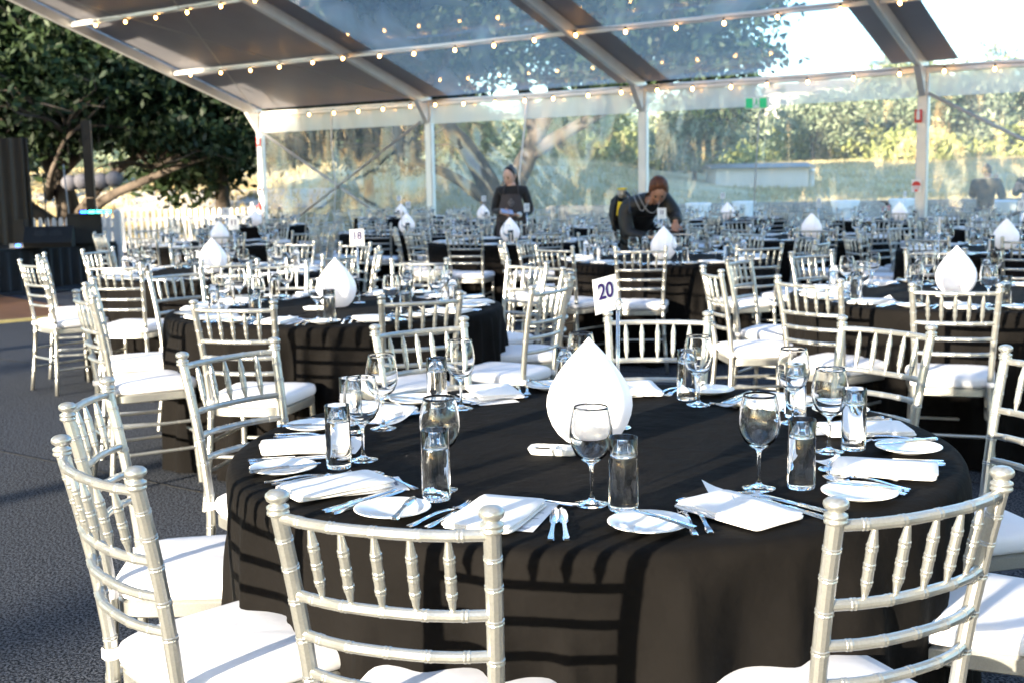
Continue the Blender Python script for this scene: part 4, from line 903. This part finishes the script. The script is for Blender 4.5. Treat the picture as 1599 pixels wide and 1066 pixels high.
for i, (x, y, w_, h, lb) in enumerate([(48, 205, 7, 4.5, 'white house on the ridge nearest the exit sign'), (56, 212, 9, 5, 'wide white house on the ridge right of the exit sign'), (64, 200, 6, 4, 'small pale house on the ridge left of the right tent post'), (80, 190, 7, 4.5, 'pale house on the ridge near the right edge'), (38, 215, 6, 4, 'pale house on the ridge left of the exit sign')]):
    house('house', lb, x, y, w_, 6, h, 1.6, 1.0, random.uniform(-.3, .3), 3)
structure('path', MB().grid(lambda u, v: (lambda x, y: (x, y, terr(x, y) + .03))(-40 + 33 * u, 45 + 3.5 * v), 60, 4).mesh('path', 'path'))
# pale road behind picket fence
t = thing('white_bollard', 'short white post standing on the far bank right of the white shed', 'post', (15.2, 60, terr(15.2, 60))); part('shaft', MB().lathe([(.13, 0), (.13, .75), (.16, .75), (.16, .85), (0, .92)], 12).mesh('shaft', 'white'), t)

rg = np.random.default_rng(77); n = 90000
gy = 33 + 52 * rg.random(n) ** 1.3; gx = -26 + 62 * rg.random(n) + (gy - 33) * .2
gz = np.array([terr(float(a), float(b)) for a, b in zip(gx[::6], gy[::6])]).repeat(6)[:n]; gx = gx[::6].repeat(6)[:n] + rg.normal(0, .22, n); gy = gy[::6].repeat(6)[:n] + rg.normal(0, .22, n)
an = rg.random(n) * PI; hh = .10 + .16 * rg.random(n); ww = .03 + .03 * rg.random(n); lx = rg.normal(0, .06, n)
V = np.stack([np.stack([gx - np.cos(an) * ww, gy - np.sin(an) * ww, gz - .03], 1), np.stack([gx + np.cos(an) * ww, gy + np.sin(an) * ww, gz - .03], 1), np.stack([gx + lx, gy + lx, gz + hh], 1)], 1).reshape(-1, 3)
me = bpy.data.meshes.new('grass'); me.vertices.add(3 * n); me.vertices.foreach_set('co', V.ravel().astype(np.float32)); me.loops.add(3 * n); me.loops.foreach_set('vertex_index', np.arange(3 * n, dtype=np.int32)); me.polygons.add(n); me.polygons.foreach_set('loop_start', np.arange(0, 3 * n, 3, dtype=np.int32)); me.materials.append(M['drygrass']); me.update(calc_edges=True)
tag(link('grass', me), 'dry golden grass on the bank behind the marquee', 'grass', kind='stuff')

# cocktail tables outside
def cocktail(x, y, zt, r, label):
    t = thing('cocktail_table', label, 'table', (x, y, zt - 1.08), 0, 'white-draped cocktail tables outside the clear wall')
    n = 40; mb = MB(); pr = [(0, 1.08), (r * .9, 1.08), (r, 1.075), (r, 1.06), (r * .9, .95), (r * .76, .75), (r * .66, .55), (r * .64, .42), (r * .72, .22), (r * .9, .02)]
    mb.lathe(pr, n); mb.v = [(x_ * (1 + .10 * max(0, (.6 - z)) * math.cos(4 * math.atan2(y_, x_))), y_ * (1 + .10 * max(0, (.6 - z)) * math.cos(4 * math.atan2(y_, x_))), z) for x_, y_, z in mb.v]
    part('cover', mb.mesh('cover', 'whitecloth'), t)
cocktail(4.75, 30, .77, .33, 'leftmost white cocktail table, right behind the bending person'); cocktail(5.9, 30, .79, .30, 'white cocktail table second from left, under the exit sign')
cocktail(8.45, 30, .76, .36, 'white cocktail table between the exit sign and the right tent post'); cocktail(9.9, 30, .78, .35, 'white cocktail table just left of the right tent post'); cocktail(9.35, 22.8, .86, .36, 'white cocktail table beside the people outside at the right')

# ------------------------------------------------------------------ people
def skin(name, joints, edges, rad, m, parent, root=0, sub=1, smooth=True):
    me = bpy.data.meshes.new(name); me.from_pydata([tuple(j) for j in joints], edges, []); me.update()
    ob = bpy.data.objects.new(name, me); COL.objects.link(ob)
    sk = ob.modifiers.new('skin', 'SKIN'); sk.use_smooth_shade = True
    if not me.skin_vertices: me.skin_vertices.new(name='')
    for i, r in enumerate(rad):
        rr = r if hasattr(r, '__len__') else (r, r); me.skin_vertices[0].data[i].radius = rr
        me.skin_vertices[0].data[i].use_root = (i == root)
    sb = ob.modifiers.new('sub', 'SUBSURF'); sb.levels = sub + 1; sb.render_levels = sub + 1
    bpy.context.view_layer.update()
    m2 = bpy.data.meshes.new_from_object(ob.evaluated_get(bpy.context.evaluated_depsgraph_get())); bpy.data.objects.remove(ob)
    m2.name = name; m2.materials.clear(); m2.materials.append(M[m]); m2.polygons.foreach_set('use_smooth', [True] * len(m2.polygons))
    return part(name, m2, parent)
def head_mb(c, s=1., yaw=0, pitch=0, face=True):
    """head facing -Y: one lathe-like shape with brow, nose, lips, chin"""
    mb = MB(); n, k = 28, 22
    Mx = Matrix.Translation(c) @ Matrix.Rotation(yaw, 4, 'Z') @ Matrix.Rotation(pitch, 4, 'X')
    def f(u, v):
        th = 2 * PI * u; ph = PI * v; z = -math.cos(ph); r = math.sin(ph)
        x = .076 * r * math.cos(th); y = .094 * r * math.sin(th); zz = .115 * z
        if z < 0: x *= 1 - .28 * (-z) ** 1.3; y = y * (1 - .12 * -z) - .012 * -z
        fr = max(0, -math.sin(th)) ** 6 * r
        nose = math.exp(-((zz + .015) / .018) ** 2) * max(0, 1 - abs(x) / .017); y -= .014 * nose * (1 if math.sin(th) < 0 else 0)
        y += .008 * math.exp(-((zz - .012) / .014) ** 2) * math.exp(-((abs(x) - .03) / .014) ** 2) * (1 if math.sin(th) < 0 else 0)
        y -= .006 * math.exp(-((zz + .055) / .009) ** 2) * max(0, 1 - abs(x) / .028) * (1 if math.sin(th) < 0 else 0)
        y -= .008 * math.exp(-((zz + .095) / .018) ** 2) * max(0, 1 - abs(x) / .03) * (1 if math.sin(th) < 0 else 0)
        return Mx @ (Vector((x, y, zz)) * s)
    mb.grid(f, n, k)
    for sg in (-1, 1):      # ears
        mb.sweep([Mx @ (Vector((sg * .074, .008, -.025)) * s), Mx @ (Vector((sg * .083, .014, 0)) * s), Mx @ (Vector((sg * .076, .012, .022)) * s)], [.008 * s, .013 * s, .007 * s], 8)
    return mb, Mx
def add_face(t, Mx, s, mskin):
    for sg in (-1, 1):
        part('eye', MB().lathe([(0, -.004), (.009, -.002), (.011, 0), (.009, .002), (0, .004)], 10).mesh('eye', 'hair'), t, Mx @ (Vector((sg * .030, -.083, .010)) * s), 0, (PI / 2, 0, 0))
        part('eyebrow', MB().box((0, 0, 0), (.030, .006, .006)).mesh('eyebrow', 'hair', False), t, Mx @ (Vector((sg * .030, -.090, .030)) * s))
    part('mouth', MB().box((0, .004, 0), (.030, .006, .006)).mesh('mouth', 'redink', False), t, Mx @ (Vector((0, -.097, -.055)) * s))
def hand(t, wrist, fwd_, side_, m, s=1., curl=.5, name='hand'):
    """palm, four bent fingers of different lengths and a thumb from the side of the palm"""
    w0 = Vector(wrist); f = Vector(fwd_).normalized(); sd_ = Vector(side_); sd_ = (sd_ - f * sd_.dot(f)).normalized(); dn = f.cross(sd_)
    mb = MB()
    def rd(u, v):
        th = 2 * PI * u; return w0 + f * (.088 * v * s) + sd_ * (math.cos(th) * (.026 + .016 * math.sin(PI * min(1, v * .8 + .1))) * s) + dn * (math.sin(th) * .014 * s)
    mb.grid(rd, 14, 6)
    for k, L in enumerate((.068, .078, .073, .058)):
        b = w0 + f * .080 * s + sd_ * ((.030 - .020 * k) * s); a1 = curl * .6; a2 = curl * 1.5
        p1 = b + (f * math.cos(a1) + dn * math.sin(a1)) * L * .5 * s; p2 = p1 + (f * math.cos(a2) + dn * math.sin(a2)) * L * .5 * s
        mb.sweep([b - f * .02 * s, b, p1, p2], [.009 * s, .0092 * s, .0082 * s, .006 * s], 7)
    b = w0 + f * .03 * s + sd_ * .034 * s; p1 = b + (f * .6 + sd_ * .7).normalized() * .035 * s; p2 = p1 + (f * .9 + sd_ * .1 + dn * .4).normalized() * .03 * s
    mb.sweep([b - sd_ * .015 * s, b, p1, p2], [.012 * s, .0115 * s, .0095 * s, .007 * s], 7)
    return part(name, mb.mesh(name, m), t)
def body(t, J, m_skin, m_top, m_leg, shirt_r=1.0):
    """J: dict of joints. body = one skin surface; garments are slightly larger child surfaces"""
    names = ['pelvis', 'waist', 'chest', 'upper', 'neck', 'headb', 'shL', 'elL', 'wrL', 'shR', 'elR', 'wrR', 'hipL', 'knL', 'anL', 'toL', 'hipR', 'knR', 'anR', 'toR']
    rad = dict(pelvis=(.125, .095), waist=(.105, .08), chest=(.13, .09), upper=(.10, .075), neck=.050, headb=.052, shL=.055, elL=.038, wrL=.025, shR=.055, elR=.038, wrR=.025, hipL=.082, knL=.055, anL=.036, toL=.03, hipR=.082, knR=.055, anR=.036, toR=.03)
    E = [('pelvis', 'waist'), ('waist', 'chest'), ('chest', 'upper'), ('upper', 'neck'), ('neck', 'headb'), ('upper', 'shL'), ('shL', 'elL'), ('elL', 'wrL'), ('upper', 'shR'), ('shR', 'elR'), ('elR', 'wrR'),
         ('pelvis', 'hipL'), ('hipL', 'knL'), ('knL', 'anL'), ('anL', 'toL'), ('pelvis', 'hipR'), ('hipR', 'knR'), ('knR', 'anR'), ('anR', 'toR')]
    ix = {n: i for i, n in enumerate(names)}
    skin('body', [J[n] for n in names], [(ix[a], ix[b]) for a, b in E], [rad[n] for n in names], m_skin, t)
    tn = ['pelvis', 'waist', 'chest', 'upper', 'neck', 'shL', 'elL', 'wrL', 'shR', 'elR', 'wrR']; ti = {n: i for i, n in enumerate(tn)}
    J2 = {n: Vector(J[n]) for n in tn}
    for sd_ in 'LR': J2['wr' + sd_] = J2['el' + sd_].lerp(J2['wr' + sd_], .86)
    gr = {n: (tuple(q + .022 * shirt_r for q in rad[n]) if hasattr(rad[n], '__len__') else rad[n] + .018 * shirt_r) for n in tn}
    skin('shirt', [J2[n] for n in tn], [(ti[a], ti[b]) for a, b in E if a in ti and b in ti], [gr[n] for n in tn], m_top, t)
    ln = ['pelvis', 'hipL', 'knL', 'anL', 'hipR', 'knR', 'anR']; li = {n: i for i, n in enumerate(ln)}
    gl = {n: (tuple(q + .016 for q in rad[n]) if hasattr(rad[n], '__len__') else rad[n] + .02) for n in ln}
    skin('trousers', [J[n] for n in ln], [(li[a], li[b]) for a, b in E if a in li and b in li], [gl[n] for n in ln], m_leg, t)
    for sd_ in 'LR':
        a = Vector(J['an' + sd_]); b = Vector(J['to' + sd_]); part('shoe', MB().sweep([a + Vector((0, 0, .01)), a.lerp(b, .3) - Vector((0, 0, .02)), a.lerp(b, .7) - Vector((0, 0, .015)), b - Vector((0, 0, .005))], [.045, .05, .045, .03], 10).mesh('shoe', 'black'), t)

# person 1: ponytail, apron, writing on a pad
t = thing('person', 'person with high dark ponytail in black shirt and charcoal apron writing on a pad', 'person', (0.03, 14.75, 0))
J = dict(pelvis=(0, 0, .90), waist=(0, 0, 1.02), chest=(-.01, 0, 1.16), upper=(-.01, 0, 1.275), neck=(-.01, 0, 1.345), headb=(-.015, -.01, 1.40), shL=(-.155, 0, 1.285), elL=(-.225, .0, 1.03), wrL=(-.11, -.22, 1.02), shR=(.155, 0, 1.285), elR=(.235, -.0, 1.02), wrR=(.07, -.22, .985),
         hipL=(-.09, 0, .84), knL=(-.10, -.01, .47), anL=(-.10, .02, .08), toL=(-.11, -.14, .04), hipR=(.09, 0, .84), knR=(.10, -.01, .47), anR=(.10, .02, .08), toR=(.11, -.14, .04))
body(t, J, 'skin', 'blackshirt', 'blackshirt', .7)
hm, Mx = head_mb((-.025, -.02, 1.455), .98, R_(-32), R_(22)); part('head', hm.mesh('head', 'skin'), t); add_face(t, Mx, .98, 'skin')
hb = MB(); hb.grid(lambda u, v: Mx @ Vector((.081 * math.sin(PI * v * .62) * math.cos(2 * PI * u), .012 + .094 * math.sin(PI * v * .62) * math.sin(2 * PI * u) * (1 if math.sin(2 * PI * u) > 0 else max(.25, 1 - .55 * v)), .018 + .106 * math.cos(PI * v * .62))), 24, 10)
bun = Mx @ Vector((0, .050, .098)); hb.sweep([bun + Vector((0, 0, -.03)), bun, bun + Vector((.01, .02, .012)), bun + Vector((.045, .05, -.02)), bun + Vector((.075, .06, -.11)), bun + Vector((.09, .06, -.20)), bun + Vector((.10, .055, -.27))], [.024, .026, .026, .027, .027, .022, .008], 12)
part('hair', hb.mesh('hair', 'hair'), t)
ap = MB(); ap.grid(lambda u, v: ((u - .5) * (.22 + .16 * min(1, (1 - v) * 2.2)) - .01, -.118 - .018 * math.cos((u - .5) * 2.6) + .03 * abs(u - .5) * 2 - .01 * math.sin(PI * v), .55 + .69 * v), 12, 16); ap.sweep([(-.10, -.115, 1.23), (-.09, -.075, 1.33), (-.05, 0, 1.37)], .010, 6); ap.sweep([(.08, -.115, 1.23), (.075, -.075, 1.33), (.04, 0, 1.37)], .010, 6)
a_ = part('apron', ap.mesh('apron', 'apron'), t)
dm = MB()
for q in range(4):
    a1, a2 = q * PI / 2, (q + 1) * PI / 2; dm.sweep([(.038 * math.cos(a1) - .01, -.158, 1.135 + .048 * math.sin(a1)), (.038 * math.cos(a2) - .01, -.158, 1.135 + .048 * math.sin(a2))], .0028, 5)
dm.box((-.01, -.158, 1.135), (.03, .003, .012)); part('emblem', dm.mesh('emblem', 'grey'), a_)
hand(t, (-.11, -.22, 1.02), (.7, -.45, -.1), (0, -.3, 1), 'skin', .85, .7); hand(t, (.07, -.22, .985), (-.85, -.35, .05), (0, -1, .2), 'skin', .85, .5)
part('cuff', MB().sweep([(.095, -.19, .99), (.075, -.215, .986)], .033, 10).mesh('cuff', 'white'), t)
o = link('notepad', MB().box((0, 0, 0), (.15, .11, .012)).mesh('notepad', 'blue', False), None, (-.03, 14.47, 1.03), 0, (R_(25), R_(8), R_(15))); tag(o, 'small pad held by the person in the charcoal apron', 'notepad')

# person 2: bending over, black jacket, auburn hair
t = thing('person', 'person with short auburn hair in black jacket bending over a table', 'person', (1.28, 11.35, 0))
J = dict(pelvis=(-.02, .42, .93), waist=(-.02, .28, 1.02), chest=(0, .10, 1.12), upper=(.01, -.02, 1.175), neck=(.06, -.09, 1.20), headb=(.09, -.14, 1.21), shL=(-.19, -.02, 1.12), elL=(-.17, -.10, .88), wrL=(.03, -.28, .84), shR=(.20, .03, 1.20), elR=(.30, -.05, 1.04), wrR=(.27, -.22, .98),
         hipL=(-.11, .42, .88), knL=(-.12, .38, .48), anL=(-.12, .45, .08), toL=(-.12, .29, .04), hipR=(.08, .42, .88), knR=(.09, .38, .48), anR=(.09, .45, .08), toR=(.09, .29, .04))
body(t, J, 'skin2', 'jacket', 'black', 1.9)
hm, Mx = head_mb((.115, -.19, 1.275), 1.02, R_(-6), R_(42)); part('head', hm.mesh('head', 'skin2'), t); add_face(t, Mx, 1.02, 'skin2')
hb = MB(); hb.grid(lambda u, v: Mx @ (Vector((.094 * math.sin(PI * v * .60) * math.cos(2 * PI * u), .014 + .110 * math.sin(PI * v * .60) * math.sin(2 * PI * u) * (1 if math.sin(2 * PI * u) > 0 else max(.3, 1 - .35 * v)), .034 + .120 * math.cos(PI * v * .60))) * (1 + .09 * noise.noise((math.cos(2 * PI * u) * 5, math.sin(2 * PI * u) * 5, v * 9)))), 36, 14)
part('hair', hb.mesh('hair', 'hair2'), t)
hand(t, (.27, -.22, .98), (-.1, -.5, -.7), (1, 0, 0), 'skin2', .95, .8); hand(t, (.03, -.28, .84), (.7, -.4, -.2), (0, -.6, 1), 'skin2', .95, .8)
cb = MB(); cb.sweep(lerp_path([(-.10, -.10, 1.30), (-.07, -.19, 1.24), (-.01, -.235, 1.12), (.05, -.25, 1.08), (.10, -.245, 1.12), (.12, -.235, 1.22)], 16), .0042, 6); cb.sweep(lerp_path([(-.12, -.08, 1.29), (-.10, -.18, 1.20), (-.05, -.225, 1.10), (-.01, -.235, 1.14), (.02, -.235, 1.20)], 16), .0042, 6)
part('cable', cb.mesh('cable', 'cable'), t); 
t = thing('backpack_vacuum', 'black and grey backpack unit with yellow label on the bending person', 'backpack', (1.28, 11.35, 0))
part('shell', MB().sweep([(-.18, .20, 1.24), (-.22, .17, 1.18), (-.235, .16, 1.05), (-.23, .20, .93)], [.05, .085, .09, .06], 14).mesh('shell', 'black'), t)
part('cap', MB().sweep([(-.19, .12, 1.25), (-.20, .08, 1.30)], [.055, .045], 14).mesh('cap', 'grey'), t); part('lid', MB().lathe([(.048, 0), (.044, .014), (0, .018)], 14, (-.20, .07, 1.30)).mesh('lid', 'yellow'), t)
part('label', MB().box((-.235, -.02, 1.12), (.045, .008, .13), 0, 0, .12).mesh('label', 'yellow', False), t)
part('hose', MB().sweep(lerp_path([(-.25, .08, 1.22), (-.29, .02, 1.1), (-.29, .0, .95), (-.24, .02, .84), (-.18, .1, .78)], 20), .022, 10).mesh('hose', 'black'), t); part('strap', MB().sweep(lerp_path([(-.16, .06, 1.27), (-.14, -.07, 1.22), (-.15, -.13, 1.08)], 10), .014, 8).mesh('strap', 'navy'), t)

# two people outside the wall
def outsider(x, y, h, yaw, label, raise_=True, jk='camo'):
    zg = terr(x, y) ; zg = 1.56 - h
    t = thing('person', label, 'person', (x, y, zg), yaw); k = h / 1.72
    J = dict(pelvis=(0, 0, .93), waist=(0, 0, 1.06), chest=(0, 0, 1.22), upper=(0, 0, 1.36), neck=(0, -.01, 1.45), headb=(0, -.02, 1.50), shL=(-.19, 0, 1.38), elL=(-.27, -.06, 1.12), wrL=(-.10, -.25, 1.22 if not raise_ else 1.40), shR=(.19, 0, 1.38), elR=(.27, -.10, 1.14), wrR=(.08, -.28, 1.22 if not raise_ else 1.42),
             hipL=(-.1, 0, .87), knL=(-.11, 0, .48), anL=(-.11, .03, .08), toL=(-.11, -.14, .04), hipR=(.1, 0, .87), knR=(.11, 0, .48), anR=(.11, .03, .08), toR=(.11, -.14, .04))
    J = {a: Vector(b) * k for a, b in J.items()}; body(t, J, 'skin', jk, 'navy', 2.2)
    hm, Mx = head_mb(Vector((0, -.03, 1.575)) * k, 1., 0, .1); part('head', hm.mesh('head', 'skin'), t)
    hb = MB(); hb.grid(lambda u, v: Mx @ (Vector((.09 * math.sin(PI * v * .66) * math.cos(2 * PI * u), .016 + .106 * math.sin(PI * v * .66) * math.sin(2 * PI * u) * (1 if math.sin(2 * PI * u) > 0 else max(.3, 1 - .5 * v)), .018 + .115 * math.cos(PI * v * .66))) * (1 + .07 * noise.noise((u * 10, v * 7, h)))), 28, 12); part('hair', hb.mesh('hair', 'hair'), t)
    hand(t, J['wrL'], (.3, -.3, .9), (1, 0, 0), 'skin', 1, .6); hand(t, J['wrR'], (-.3, -.3, .9), (-1, 0, 0), 'skin', 1, .6)
outsider(8.35, 20.9, 1.76, R_(140), 'person outside in a dark mottled jacket lifting both hands to the face')
outsider(9.55, 21.9, 1.66, R_(-60), 'person outside in a brown mottled jacket cut by the right edge', False)
# small things on chairs
o = link('folded_cloth', NAP[2], None, (-1.52, 14.45, .50), .4); tag(o, 'dark bag hung over a chair back left of the rear tables', 'bag')
bpy.data.objects.remove(o)
